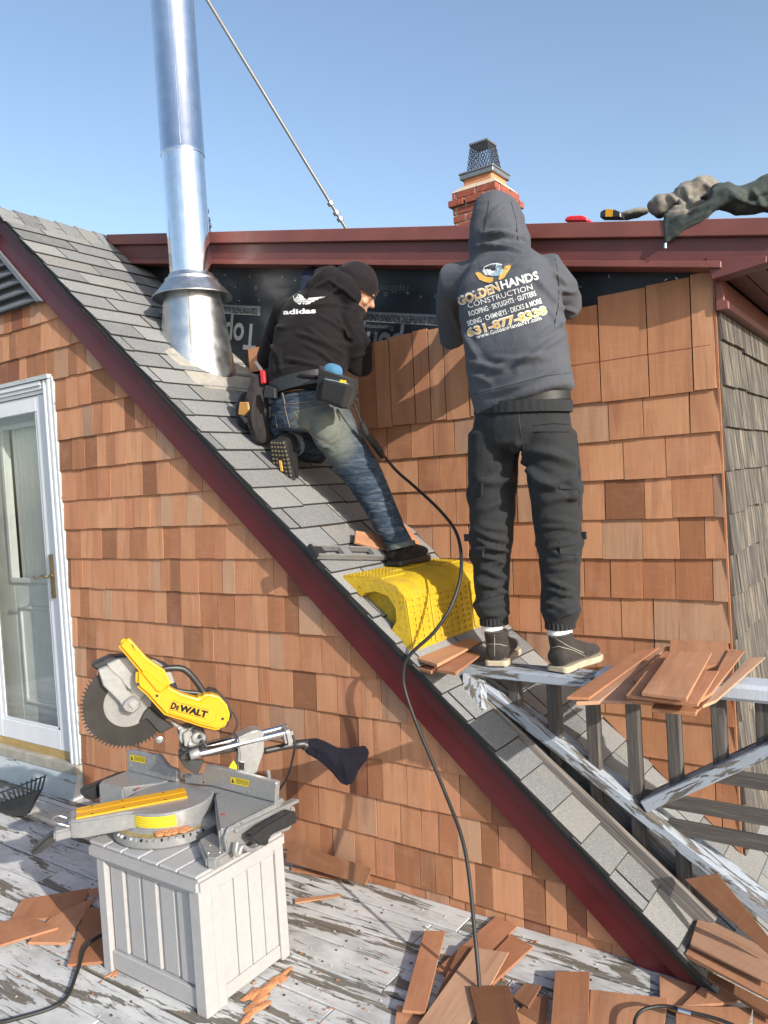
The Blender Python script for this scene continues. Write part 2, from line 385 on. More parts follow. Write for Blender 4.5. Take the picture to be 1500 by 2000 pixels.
def place(lst, name, mat, parent, limit=300, alt=None, side=None):
    lst = sorted(lst, key=lambda t: -t[0])
    for a, m in lst[:limit]:
        m.build(name, mat if alt is None or random.random() > alt[1] else alt[0], parent, side_mat=side)
    if len(lst) > limit:
        g = MB()
        for a, m in lst[limit:]: g.add(m.v, m.f)
        o = g.build(name+'_rest', mat, parent); o['kind'] = 'stuff'

# ------------------------------------------------------------------ ground far below the upper deck
gm = NT('ground_grass'); v = gm.coord((1, 1, 1), rnd=False); gm.col(gm.ramp(gm.noise(v, .8, 6, .6), [(.3, (.06, .06, .03)), (.7, (.13, .12, .07))])); gm.rough(.95)
o = MB().add([(-900, -900, -3.2), (900, -900, -3.2), (900, 900, -3.2), (-900, 900, -3.2)], [(0, 1, 2, 3)]).build('ground', gm.m); o['kind'] = 'structure'

# ------------------------------------------------------------------ deck of peeling planks
deck = MB().bx((-7, -2.4, -.14), (3, 2.52, -.034)).build('deck_floor', M['felt']); deck['kind'] = 'structure'; WL[deck.name] = Vector(deck.location)
W_ = .137; y = 1.81-W_*30
rd = random.Random(3)
while y < 2.50:
    x = -7 - rd.uniform(0, 1.5); y1 = min(y+W_, 2.497)
    cuts = []
    if abs(y-1.81) < .01: cuts = [-3.22]
    elif abs(y-1.947) < .01: cuts = [-3.0, -1.5]
    elif abs(y-1.673) < .01: cuts = [-1.58]
    while x < 3:
        x2 = x + rd.uniform(1.6, 3.2)
        for c in cuts:
            if x < c-.4 and x2 > c-.6: x2 = c; cuts = [k for k in cuts if k != c]; break
        a, b = max(x, -7), min(x2, 3)
        if b > a+.05:
            dz = rd.uniform(-.002, .002)
            p = MB().bx((a+.0015, y+.0030, -.033), (b-.002, y1-.0030, dz)).build('plank', M['deck'], deck, bevel=.0025)
        x = x2
    y += W_

dn = MB()
yy = 1.81-W_*8
while yy < 2.45:
    for k in range(14):
        for o_ in (.03, .105): dn.lathe((-4.6+k*.405+.004*math.sin(k*7+yy*9), yy+o_, .0005), (0, 0, 1), [(-.002, .0042), (.0022, .0036)], 6)
    yy += W_
M['rust'] = plain('rusty_nail', (.06, .04, .03), .8); o = dn.build('deck_nail', M['rust'], deck); o['kind'] = 'stuff'
# ------------------------------------------------------------------ gable wing: shingled wall A, storm door, vent, rake, shingled roof strip
YA = 2.500
house = thing('gable_house', 'cedar shingled gable wing with dark red rake board and sloping grey asphalt roof', 'house', (-3, 2.6, 0))
RK = lambda x: 3.068-.893*(x+4.279)         # lower edge of the rake board
fA = lambda u, d, w: Vector((u, YA-d, w))
# backing of the wall, in pieces round the door
wall = MB()
def gpoly(poly, y0, y1):
    for q in [(.893, 1, 3.068-.893*4.279+.10)]: poly = clip(poly, *q)
    return [Vector((x, y0, z)) for x, z in poly], Vector((0, y1-y0, 0))
for poly in ([(-3.9, -.2), (-.45, -.2), (-.45, 2.35), (-3.9, 2.35)], [(-6, 2.30), (-1, 2.30), (-1, 3.4), (-6, 3.4)], [(-6, -.2), (-4.86, -.2), (-4.86, 2.30), (-6, 2.30)]):
    pts, e = gpoly(poly, YA+.003, YA+.10); wall.prism(pts, e)
wallA = wall.build('front_wall', M['felt'], house); WL[wallA.name] = wallA.location+wloc(house)
zA = [-.12, .04, .20, .36, .522, .684, .845, 1.006, 1.166, 1.324, 1.48, 1.637, 1.80, 1.965, 2.13, 2.295, 2.455, 2.612, 2.77, 2.93, 3.09]
cs = []
for k, z in enumerate(zA[:-1]):
    ex = zA[k+1]-z; xe = -4.279+(3.068-z)/.893+.06
    if z < 2.29: cs.append((z, ex, ex+.035, -3.884, xe))
    else: cs.append((z, ex, ex+.035, -4.95, xe))
    if z < 2.2: cs.append((z, ex, ex+.035, -5.3, -4.875))
clA = [(.893, 1, 3.068-.893*4.279+.05)]
random.seed(11)
lstA = tiles(fA, cs, (.068, .135), clA, .0145, .0045)
# cut away what the louvre vent covers
def keep(m):
    c = sum(m.v, Vector())/len(m.v); return not (c.z > 2.74 and c.x < -3.75)
lstA = [(a, m) for a, m in lstA if keep(m)]
place(lstA, 'shingle', M['cedar'], wallA, 300, (M['cedar_dull'], .10))
# rake board, drip trim and roof edge
def strip(y0, y1, lo, hi, x0=-4.5, x1=-.56):
    """board following the rake between two vertical offsets from its lower edge"""
    pts = [(x0, RK(x0)+lo), (x1, RK(x1)+lo), (x1, RK(x1)+hi), (x0, RK(x0)+hi)]
    pts = clip(pts, 0, -1, .0) if x1 > -.8 else pts
    return MB().prism([Vector((x, y0, z)) for x, z in pts], (0, y1-y0, 0))
rakeo = strip(2.464, 2.497, 0, .20).build('rake_board', M['rake'], house, bevel=.002)
strip(2.436, 2.4638, .135, .232).build('rake_trim', M['rake_drip'], house, bevel=.002)
strip(2.412, 2.5, .2325, .247).build('tar_strip', M['tar'], house)
# mirrored rake to the left of the ridge
XR, ZR = -4.217, 3.277
MB().prism([(XR-.50, 2.45, ZR-.65), (XR-.50, 2.45, ZR-.47), (XR-2.5, 2.45, ZR-2.26), (XR-2.5, 2.45, ZR-2.44)], (0, .04, 0)).build('rake_board', M['rake'], house)
# vent
ven = MB().prism([(-3.893, 2.488, 2.728), (-5.0, 2.488, 2.728), (-5.0, 2.488, 3.2), (-4.36, 2.488, 3.175)], (0, .01, 0)).build('gable_vent', M['vent'], house); WL[ven.name] = ven.location+wloc(house)
MB().prism([(-3.885, 2.447, 2.712), (-3.93, 2.447, 2.712), (-4.40, 2.447, 3.155), (-4.355, 2.447, 3.155)], (0, .04, 0)).build('vent_frame', M['vent'], ven, bevel=.003)
for i in range(7):
    z = 2.722+i*.062; xr = -3.925-(z-2.712)*1.06
    if z > 3.1: break
    MB().prism([(xr, 2.452, z), (xr, 2.486, z+.052), (xr-.0, 2.488, z+.060), (xr, 2.448, z+.008)], (-1.2, 0, 0)).build('louvre', M['vent'], ven)
# roof deck and shingles
UPS = -DN
cosr = -UPS.x
Wx = lambda x: (-1-x)/cosr
fR = lambda u, d, w: ROOFP + UPS*w + Vector((0, u, 0)) + RN*d - Vector((0, 0, 0))
roofdeck = MB()
for ya, yb, xa, xb in ((2.42, 3.235, XR, -.1), (3.236, 6.5, -.66, -.1)):
    roofdeck.prism([fR(ya, -.012, Wx(xa)), fR(ya, -.012, Wx(xb)), fR(ya, -.03, Wx(xb)), fR(ya, -.03, Wx(xa)+.0)], (0, yb-ya, 0))
roofdeck.prism([(XR, 2.42, ZR-.012), (XR-2.6, 2.42, ZR-.012-2.33), (XR-2.6, 2.42, ZR-.04-2.33), (XR, 2.42, ZR-.04)], (0, 4, 0))
rdk = roofdeck.build('roof_slope', M['tar'], house); WL[rdk.name] = rdk.location+wloc(house)
random.seed(5)
cr = []
wtop = Wx(XR)
for k in range(-7, 36):
    xb = -.805-.0983*k; wb = Wx(xb); ex = .0983/cosr
    if wb > wtop-.02: break
    off = (k % 2)*.15+random.uniform(-.02, .02)
    yend = 3.235 if xb < -.66 else 5.6
    seams = [2.408+random.uniform(-.004, .004)]; u = 2.408+.05+off
    while u < yend-.03:
        if u > seams[-1]+.05: seams.append(u)
        u += .305+random.uniform(-.004, .004)
    seams.append(yend)
    cr.append((wb, ex, min(ex+.03, wtop-wb), seams[0], yend, seams))
place(tiles(fR, cr, None, [], .0105, .003, gap=.006, jit=.005, tilt=1), 'roof_shingle', M['asphalt'], rdk, side=M['tar'])
# ridge caps bent over the ridge
for i in range(7):
    y = 2.40+i*.128; m = MB(); h = .008+.004
    for s in (1,):
        pts = [(XR-.15, ZR-.128), (XR-.03, ZR-.012), (XR, ZR+.010), (XR+.03, ZR-.012), (XR+.115, ZR-.098)]
        lo = [Vector((x, y, z-.002)) for x, z in pts]; hi = [Vector((x, y, z+.010)) for x, z in pts]
        lo2 = [Vector((x, y+.17, z-.006)) for x, z in pts]; hi2 = [Vector((x, y+.17, z-.001)) for x, z in pts]
        ring = hi+lo[::-1]; ring2 = hi2+lo2[::-1]; n = len(ring)
        m.add(ring+ring2, [list(range(n))[::-1], list(range(n, 2*n))]+[(a, (a+1) % n, (a+1) % n+n, a+n) for a in range(n)])
    m.build('ridge_cap', M['asphalt'], rdk)
MB().prism([roof(205, 468, .012), roof(245, 468, .03), roof(262, 500, .03), roof(232, 484, .012)], (0, .05, .012)).build('flashing', M['tar'], rdk)

# storm door
dr = thing('storm_door', 'white storm door with brass lever and curtained inner door in the cedar wall', 'door', (-4.4, 2.5, .2))
cas = MB()
for a, b, yy in ((-3.906, -3.925, 2.470), (-3.925, -3.948, 2.478), (-3.948, -3.962, 2.470), (-3.962, -3.985, 2.482)):
    cas.bx((a, yy, .185), (b, 2.54, 2.30))
for a, b, yy in ((2.30, 2.275, 2.468), (2.275, 2.255, 2.478), (2.255, 2.235, 2.49)):
    cas.bx((-4.86, yy, b), (-3.986, 2.54, a))
cas.bx((-4.86, 2.47, .185), (-4.80, 2.54, 2.2))
cas.build('casing', M['white'], dr, bevel=.002)
MB().bx((-3.903, 2.478, .19), (-3.886, 2.53, 2.31)).bx((-4.87, 2.46, 2.303), (-3.90, 2.53, 2.325)).build('painted_edge', M['sill_paint'], dr)
fr = MB(); zb, zt, xl, xr = .232, 2.232, -4.797, -3.988
fr.bx((xr, 2.500, zb), (-4.092, 2.53, zt)); fr.bx((xl, 2.500, zb), (-4.70, 2.53, zt)); fr.bx((-4.7, 2.500, 2.145), (-4.092, 2.53, zt)); fr.bx((-4.7, 2.500, zb), (-4.092, 2.53, .345))
fro = fr.build('door_frame', M['white'], dr, bevel=.003)
MB().bx((xl, 2.502, .185), (xr, 2.528, .2315)).build('door_sweep', M['gold'], dr)
gl = NT('door_glass'); gl.t.nodes.remove(gl.b); g1 = gl.n('ShaderNodeBsdfTransparent'); g1.inputs[0].default_value = (.90, .92, .92, 1); g2 = gl.n('ShaderNodeBsdfGlossy'); g2.inputs['Roughness'].default_value = .01
lw = gl.n('ShaderNodeFresnel'); lw.inputs[0].default_value = 1.75; mx = gl.n('ShaderNodeMixShader'); ge = gl.n('ShaderNodeNewGeometry'); gl.l(gl.math('MULTIPLY', lw.outputs[0], gl.math('SUBTRACT', 1.0, ge.outputs['Backfacing'])), mx.inputs[0]); gl.l(g1.outputs[0], mx.inputs[1]); gl.l(g2.outputs[0], mx.inputs[2]); gl.l(mx.outputs[0], gl.t.nodes['Material Output'].inputs[0])
MB().bx((-4.698, 2.512, .347), (-4.094, 2.516, 2.143)).build('glass_pane', gl.m, dr)
MB().bx((-4.66, 2.505, .347), (-4.69, 2.511, 2.143)).bx((-4.66, 2.505, .347), (-4.1, 2.511, .360)).bx((-4.1, 2.505, .347), (-4.113, 2.511, 2.143)).build('glazing_bead', M['white'], dr)
# handle
h = MB().bx((-4.056, 2.488, 1.10), (-4.030, 2.5, 1.345))
h.tube(smoothpath([(-4.043, 2.49, 1.225), (-4.043, 2.455, 1.225), (-4.08, 2.448, 1.228), (-4.13, 2.45, 1.215), (-4.165, 2.452, 1.226)], 5), [.008]*20+[.006], 8)
h.build('lever_handle', M['brass'], dr, smooth=40)
# inner door with curtain
inn = MB(); yi = 2.62
M['cream'] = plain('cream_paint', (.62, .62, .60), .6, var=.1, scale=6)
inn.bx((-4.86, yi, .1), (-4.66, yi+.04, 2.3)); inn.bx((-4.23, yi, .1), (-3.9, yi+.04, 2.3)); inn.bx((-4.66, yi, .1), (-4.23, yi+.04, 1.18)); inn.bx((-4.66, yi, 2.1), (-4.23, yi+.04, 2.3))
for s in (0, 1):
    a = .018*s
    for (x0, x1, z0, z1) in ((-4.61, -4.28, .42, .44), (-4.61, -4.28, 1.0, 1.02), (-4.61, -4.59, .44, 1.0), (-4.30, -4.28, .44, 1.0)):
        if s == 0: inn.bx((x0, yi-.012, z0), (x1, yi+.001, z1))
for (x0, x1, z0, z1) in ((-4.68, -4.21, 1.16, 1.19), (-4.68, -4.21, 2.09, 2.12), (-4.68, -4.65, 1.19, 2.09), (-4.24, -4.21, 1.19, 2.09)):
    inn.bx((x0, yi-.015, z0), (x1, yi+.001, z1))
inn.build('inner_door', M['cream'], dr, bevel=.003)
cu = MB(); vs = []; N = 60
for k in range(N+1):
    x = -4.66+.43*k/N; yy = yi+.05+.010*math.sin(k*.9)+.006*math.sin(k*2.3+1)
    vs += [(x, yy, 1.18), (x, yy, 2.1)]
cu.add(vs, [(2*k, 2*k+2, 2*k+3, 2*k+1) for k in range(N)]); cu.build('curtain', plain('curtain_cloth', (.7, .7, .66), .9, var=.05), dr, smooth=60)
MB().bx((-4.9, 2.7, 0), (-3.9, 2.72, 2.4)).build('dark_interior', M['felt'], dr)
# painted sill boards under the door
MB().bx((-4.86, 2.455, .135), (-3.895, 2.53, .184)).build('threshold', M['lead'], dr)
MB().prism([(-4.86, 2.462, .134), (-4.86, 2.5, .134), (-4.86, 2.5, .002), (-4.86, 2.425, .002)], (.965, 0, 0)).build('sill_board', M['sill_paint'], dr)

# ------------------------------------------------------------------ upper house: wall B, underlayment, shed roof fascia, side wall
YB = 3.215
up = thing('upper_house', 'taller house wall in new cedar and black underlayment beneath a brick red fascia', 'house', (-2, 3.4, 0))
ZF = lambda x: 2.552-.218*(x+.85)            # top of the fascia
core = MB().prism([(-4.1, YB+.014, -.8), (-.675, YB+.014, -.8), (-.675, YB+.014, ZF(-.675)-.04), (-4.1, YB+.014, ZF(-4.1)-.04)], (0, 3.2, 0))
coreo = core.build('wall_core', M['felt'], up); WL[coreo.name] = coreo.location+wloc(up)
# underlayment sheet, slightly rippled
def rip(x, z): return YB+.004+.0045*noise.noise((x*5, z*7+1.5*x, 1))+.003*noise.noise((x*14, z*18, 4))+.002*math.sin((z-.8*x)*40)*noise.noise((x*3, z*3, 9))
NX, NZ = 110, 34; vs = []
for i in range(NX+1):
    x = -4.0+3.32*i/NX; z0 = max(RZ(x)-.05, 2.0); z1 = ZF(x)-.16
    if z0 > z1: z0 = z1-.01
    for j in range(NZ+1):
        z = z0+(z1-z0)*j/NZ; vs.append((x, rip(x, z), z))
und = MB().add(vs, [(i*(NZ+1)+j, (i+1)*(NZ+1)+j, (i+1)*(NZ+1)+j+1, i*(NZ+1)+j+1) for i in range(NX) for j in range(NZ)]).build('underlayment', M['underlay'], up, smooth=80); WL[und.name] = und.location+wloc(up)
def letters(txt, size, font_bold=0.0, shear=0, spacing=1.0, align='LEFT'):
    cu = bpy.data.curves.new('txt', 'FONT'); cu.body = txt; cu.size = size; cu.shear = shear; cu.space_character = spacing; cu.align_x = align
    cu.offset = font_bold; cu.resolution_u = 3; cu.fill_mode = 'BOTH'
    o = bpy.data.objects.new('txt', cu); COL.objects.link(o); dg = bpy.context.evaluated_depsgraph_get()
    me = bpy.data.meshes.new_from_object(o.evaluated_get(dg)); bpy.data.objects.remove(o); bpy.data.curves.remove(cu)
    bm = bmesh.new(); bm.from_mesh(me); bmesh.ops.triangulate(bm, faces=bm.faces)
    V = [v.co.copy() for v in bm.verts]; F = [[v.index for v in f.verts] for f in bm.faces]; bm.free(); bpy.data.meshes.remove(me)
    return V, F
RD = Vector((-1, 0, .218)).normalized(); RU = Vector((-.218, 0, -1)).normalized()   # upside-down print on the slope of the roof
zband = lambda x: 2.485-.218*(x+2.32)
def print_b(txt, x_end, dz, size, mat, bold=0, sx=1.0, eps=0.0, name='print'):
    V, F = letters(txt, size, bold)
    p0 = Vector((x_end, YB-.0115-eps, zband(x_end)+dz))
    P = [p0+RD*v.x*sx+RU*v.y for v in V]
    for p in P: p.y = rip(p.x, p.z)-.0012-eps
    MB().add(P, F).build(name, mat, und, recalc=False)
for xe in (-3.03, -1.885):
    # grey band, its dark lettering, the large name below
    a = Vector((xe+.015, YB-.0105, zband(xe))); L = .85 if xe < -2.5 else .95
    n = 40; P = [a+RD*L*i/n+RU*.05*j/2 for i in range(n+1) for j in range(3)]
    for p in P: p.y = rip(p.x, p.z)-.0011
    MB().add(P, [(i*3+j, i*3+j+1, i*3+j+4, i*3+j+3) for i in range(n) for j in range(2)]).build('print_band', M['uprint'], und, recalc=False)
    print_b('TS20 SYNTHETIC ROOFING UNDERLAYMENT', xe-.005, -.010, .044, M['underlay'], .0008, .62, .0015)
    print_b('Uncompromising protection', xe-.26, -.062, .03, M['uprint'], 0, .9)
    print_b('TopShield', xe-.02, -.10, .20, M['uprint'], .004, .80)
    print_b('TopShield', xe-.15, .135, .05, M['uprint_dim'], .001, .9)
    print_b('Protecci\u00f3n resistente  TopShield', xe+.35, .12, .022, M['uprint_dim'], 0, 1)
for (x, yb) in ((497, 562), (751, 574), (850, 578), (425, 555), (640, 548)):
    c = at(x, yb, 1, YB-.011)
    MB().lathe(c+Vector((0, .012, 0)), (0, -1, 0), [(0, .0065), (.0025, .0065), (.0025, .0105), (0, .0105)], 14, False).build('cap_nail', M['uprint'], und)
rs = random.Random(4)
for k in range(46):
    x = rs.uniform(-3.4, -.8); z = rs.uniform(max(2.34, RZ(x)+.1), ZF(x)-.19); a = rs.choice([0, .4, 1.5, -.5]); d = Vector((math.cos(a), 0, math.sin(a)))*.006
    MB().beam(Vector((x, rip(x, z)-.0015, z))-d, Vector((x, rip(x, z)-.0015, z))+d, .0018, .0018, (0, 1, 0)).build('staple', M['staple'], und)
# new cedar courses
fB = lambda u, d, w: Vector((u, YB-d, w))
wb = MB().bx((-4.0, YB-.0030, -.6), (-.676, YB+.0035, 2.05)).build('new_siding', M['felt'], up); WL[wb.name] = wb.location+wloc(up)
roofclip = (-.898, -1, .51-.012)
xs = lambda px, py: at(px, py, 1, YB-.012).x
top = [-2.55, xs(700, 740), xs(732, 740), xs(761, 740), xs(808, 740), xs(839, 740), xs(868, 740), xs(915, 740), -1.60, -1.49, -1.40, -1.29, xs(1170, 700), xs(1266, 700), xs(1352, 700), -.672]
random.seed(21)
L = []
hts = [.415, .42, .425, .43, .44, .435, .43, .43, .43, .44, .43, .40, .435, .44, .445]
for i in range(len(top)-1):
    L += tiles(fB, [(1.900, .43, hts[i]+random.uniform(-.004, .004), top[i], top[i+1], [top[i], top[i+1]])], None, [roofclip], .0165, .004, gap=.006 if i != 12 else .012, jit=.003)
seamsB = {0: [xs(765, 870), xs(787, 870), xs(841, 870), xs(902, 870)], 1: None}
for k in range(1, 16):
    z = 1.90-.1632*k; x0 = (-z-.2-.51)/.898-.12
    L += tiles(fB, [(z, .1632, .2, max(x0, -2.75), -.672)], (.085, .20), [roofclip], .0165, .005, gap=.004, jit=.002)
place(L, 'shingle', M['cedar'], wb, 300, (M['cedar_dull'], .22))
c = [at(493, 735, 1, YB), at(513, 735, 1, YB)]
MB().bx((c[0].x, YB-.02, c[0].z+.02), (c[1].x, YB-.008, c[0].z+.15)).build('shingle', M['cedar'], wb)
MB().prism([(-.673, YB-.012, .09), (-.673, YB-.012, 2.34), (-.6655, YB-.012, 2.34), (-.6655, YB-.012, .09)], (0, .012, 0)).build('corner_shingle_edge', M['cedar'], wb)
# nails and a chalk line on the unfinished top course
rs = random.Random(12)
for x0_, x1_ in zip(top[:-1], top[1:]):
    for k in range(2):
        nx = x0_+(x1_-x0_)*(.15 if k == 0 else .85)+rs.uniform(-.01, .01); nz = 2.085+rs.uniform(-.03, .02)
        MB().lathe((nx, YB-.0045, nz), (0, -1, 0), [(-.004, .0026), (.0062, .0026)], 7).build('nail', M['nail'], wb)
a_, b_ = at(1113, 715, 1, YB-.0135), at(1388, 674, 1, YB-.0135)
MB().add([a_, b_, b_+Vector((0, 0, .0022)), a_+Vector((0, 0, .0022))], [(0, 1, 2, 3)]).build('chalk_line', M['chalk'], wb)
# weathered side wall
XS = -.664
fS = lambda u, d, w: Vector((XS+d, u, w))
sw = MB().bx((XS-.012, YB+.001, -.5), (XS+.0005, 6.4, 2.26)).build('weathered_siding', M['felt'], up); WL[sw.name] = sw.location+wloc(up)
random.seed(9); L = []
for k in range(0, 17):
    z = 2.06-.1632*k+.02
    L += tiles(fS, [(z, .1632, .2, YB-.002, 6.2)], (.13, .34), [], .020, .006, gap=.007, jit=.008)
place(L, 'shingle', M['weathered'], sw)
# fascia in three stepped runs, shed roof slab and soffit
def run(y0, y1, lo, hi, xa, xb, name, mat):
    return MB().prism([(xa, y0, ZF(xa)+lo), (xb, y0, ZF(xb)+lo), (xb, y0, ZF(xb)+hi), (xa, y0, ZF(xa)+hi)], (0, y1-y0, 0)).build(name, mat, up, bevel=.0025)
xa = -4.16
run(3.098, 3.14, -.062, 0, xa, -.40, 'drip_edge', M['fascia_hi'])
run(3.122, 3.15, -.150, -.0622, xa, -.45, 'fascia_board', M['fascia'])
run(3.106, 3.215, -.176, -.1505, xa+.1, -.62, 'fascia_lip', M['fascia_hi'])
MB().prism([(xa, 3.1402, ZF(xa)-.05), (-.30, 3.1402, ZF(-.30)-.05), (-.30, 3.1402, ZF(-.30)-.004), (xa, 3.1402, ZF(xa)-.004)], (0, 3.4, 0)).build('shed_roof', M['tar'], up)
# front return over the corner, side frieze and eave soffit
q = [at(x, y, 1, 3.118) for x, y in ((1378, 503), (1497, 499), (1497, 513), (1390, 546))]
MB().prism(q, (0, .09, 0)).build('eave_return', M['fascia'], up, bevel=.002)
zl_ = at(1403, 607, 1, 3.20).z; zs = at(1390, 547, 1, 3.20).z
MB().prism([(-.662, 3.192, zs), (-.640, 3.192, zs), (-.632, 3.192, zl_+.035), (-.618, 3.192, zl_+.03), (-.618, 3.192, zl_), (-.662, 3.192, zl_)], (0, 3.2, 0)).build('frieze_board', M['fascia_hi'], up, bevel=.002)
for i in range(4):
    MB().bx((-.64+i*.075, 3.21, zs+.012+.001*i), (-.64+i*.075+.070, 6.4, zs+.03)).build('soffit_board', M['fascia'], up)
MB().bx((-.341, 3.13, zs-.0), (-.318, 6.4, 2.42)).build('eave_board', M['fascia'], up)
# underside strip between fascia and wall
# ------------------------------------------------------------------ flue pipe
PX, PY = -3.248, 2.94
pipe = thing('flue_pipe', 'tall shiny steel flue pipe with galvanised storm collar and flared roof boot', 'chimney pipe', (PX, PY, 2.5))
MB().lathe((PX, PY, 2.70), (0, 0, 1), [(0, .112), (.735, .112), (.737, .1155), (.755, .1155), (.757, .1145), (1.6, .1145), (1.602, .117), (1.62, .117), (1.622, .1145), (2.9, .1145)], 64).build('pipe', M['pipe'], pipe, smooth=40)
MB().tube([(PX+.1145*math.cos(a), PY+.1145*math.sin(a), z) for a, z in ((.2-1.0, 3.46), (.2-1.0, 4.31))], .0022, 6).build('seam', M['pipe'], pipe)
zc = at(376, 577, 1, PY).z
MB().lathe((PX, PY, zc-.018), (0, 0, 1), [(.0, .212), (.004, .2125), (.105, .125), (.125, .118), (.123, .113), (.100, .119), (.0, .2105)], 64, False).build('storm_collar', M['galv'], pipe, smooth=40)
# flared boot: cone cut by the roof plane
bt = MB(); N = 64; v = []
for k in range(N):
    a = 2*math.pi*k/N; d = Vector((math.cos(a), math.sin(a), 0)); top = Vector((PX, PY, zc+.08))+d*.141
    # radius grows downwards until it meets the roof
    lo = 0.0; sl = .125
    for t in range(400):
        r = .141+sl*lo; p = Vector((PX, PY, zc+.08-lo))+d*r
        if p.z < RZ(p.x)+.004: break
        lo += .0025
    v += [top, p]
bt.add(v, [(2*k, 2*k+1, (2*k+3) % (2*N), (2*k+2) % (2*N)) for k in range(N)])
boot = bt.build('roof_boot', M['galv'], pipe, smooth=60)
for aa in (-.85,):
    MB().tube([Vector((PX, PY, zc+.07))+Vector((math.cos(aa), math.sin(aa), 0))*.143, Vector((PX, PY, zc-.34))+Vector((math.cos(aa), math.sin(aa), 0))*.194], .005, 6).build('boot_seam', M['lead'], pipe)
fl = MB(); cen = Vector((PX+.10, PY+.02, 0)); pts = []
for k in range(40):
    a = 2*math.pi*k/40; r = 1+.03*math.sin(5*a)
    x = PX+.165+.135*r*max(-1, min(1, 1.25*math.cos(a))); yy = PY+.02+.285*r*max(-1, min(1, 1.2*math.sin(a)))
    pts.append(Vector((x, yy, RZ(x)+.0125)))
fl.prism(pts, (-.001, 0, -.004)).build('flashing', M['lead'], pipe)
# ------------------------------------------------------------------ guy rods
def rod(pa, pb, yb, label):
    n = ray(*pa).cross(ray(*pb)); d = EYE-Vector((PX, PY, 0)); z = n.dot(d)/n.z
    T = Vector((PX, PY, z)); B = at(pb[0], pb[1], 1, yb); B = B+(B-T).normalized()*.12
    m = MB().tube([T, B], .0095, 14); o = m.build('guy_rod', M['rod'], None, smooth=50); tag(o, label, 'metal rod', 'stay rods bracing the flue pipe')
    WL[o.name] = Vector(o.location)
    for k in (.16, .20, .26):
        c = B+(T-B).normalized()*k; MB().lathe(c, T-B, [(-.012, .013), (-.010, .021), (.010, .021), (.012, .013)], 10).build('clamp', M['galv'], o)
rod((405, 0), (672, 440), 3.7, 'long thin galvanised stay rod running down from the flue to the red fascia')
rod((397, 385), (409, 452), 3.6, 'short glimpse of a grey stay rod just right of and behind the steel flue')
# ------------------------------------------------------------------ brick chimney behind
t0 = 7.1/FPX
K = EYE+ray(968, 352)*t0
ch = thing('brick_chimney', 'red brick chimney with clay flue and wire mesh cap behind the grey hooded worker', 'chimney', (K.x, K.y, K.z-.8))
Lx = at(881, 376, 1, K.y).x; wX = K.x-Lx; wY = .50
cb = MB().bx((K.x-wX+.012, K.y+.012, K.z-1.3), (K.x-.012, K.y+wY-.012, K.z-.004)).build('mortar_core', M['mortar'], ch); WL[cb.name] = cb.location+wloc(ch)
rs = random.Random(8)
for r in range(12):
    z1 = K.z-.0-r*.073; z0 = z1-.060; pj = .03 if r == 1 else 0.0
    u = -(r % 2)*.1
    while u < wX+pj:
        a = max(u, -pj); b = min(u+.2, wX+pj)
        if b-a > .03: MB().bx((K.x-a-.006, K.y-pj, z0), (K.x-b+.006, K.y-pj+.09, z1)).build('brick', M['brick'], cb, bevel=.004)
        u += .212
    u = .1*((r+1) % 2)-.0
    while u < wY+pj:
        a = max(u, .092-pj); b = min(u+.2, wY+pj)
        if b-a > .03: MB().bx((K.x+pj-.09, K.y+a+.006, z0), (K.x+pj, K.y+b-.006, z1)).build('brick', M['brick'], cb, bevel=.004)
        u += .212
cx, cy = K.x-wX/2, K.y+wY/2
MB().add([(K.x-wX, K.y, K.z), (K.x, K.y, K.z), (K.x, K.y+wY, K.z), (K.x-wX, K.y+wY, K.z), (cx-.18, cy-.18, K.z+.06), (cx+.18, cy-.18, K.z+.06), (cx+.18, cy+.18, K.z+.06), (cx-.18, cy+.18, K.z+.06)],
         [(0, 1, 5, 4), (1, 2, 6, 5), (2, 3, 7, 6), (3, 0, 4, 7), (4, 5, 6, 7)]).build('mortar_crown', M['mortar'], ch)
MB().bx((cx-.15, cy-.15, K.z+.03), (cx+.15, cy+.15, K.z+.17)).build('clay_flue', M['clay'], ch, bevel=.01)
MB().bx((cx-.175, cy-.175, K.z+.130), (cx+.175, cy+.175, K.z+.172)).bx((cx-.182, cy-.182, K.z+.173), (cx+.182, cy+.182, K.z+.192)).build('cap_base', M['zinc'], ch, bevel=.004)
MB().box((cx, cy, K.z+.462), (.195, .195, .016)).build('cap_lid', M['zinc'], ch)
ms = MB(); N = 7
for f in range(4):
    A = [(-1, -1), (1, -1), (1, 1), (-1, 1)][f]; B = [(-1, -1), (1, -1), (1, 1), (-1, 1)][(f+1) % 4]
    def P(u, h): s = .125-.035*h; return Vector((cx+(A[0]+(B[0]-A[0])*u)*s, cy+(A[1]+(B[1]-A[1])*u)*s, K.z+.19+.27*h))
    for k in range(-5, N):
        for sg in (1, -1):
            for j in range(5):
                h0, h1 = j/5, (j+1)/5; u0 = (k+j)/N; u1 = (k+j+1)/N
                if sg < 0: u0, u1 = 1-u0, 1-u1
                if -0.001 <= min(u0, u1) and max(u0, u1) <= 1.001: ms.beam(P(u0, h0), P(u1, h1), .0045, .0045)
ms.build('mesh_cage', M['wire'], ch)
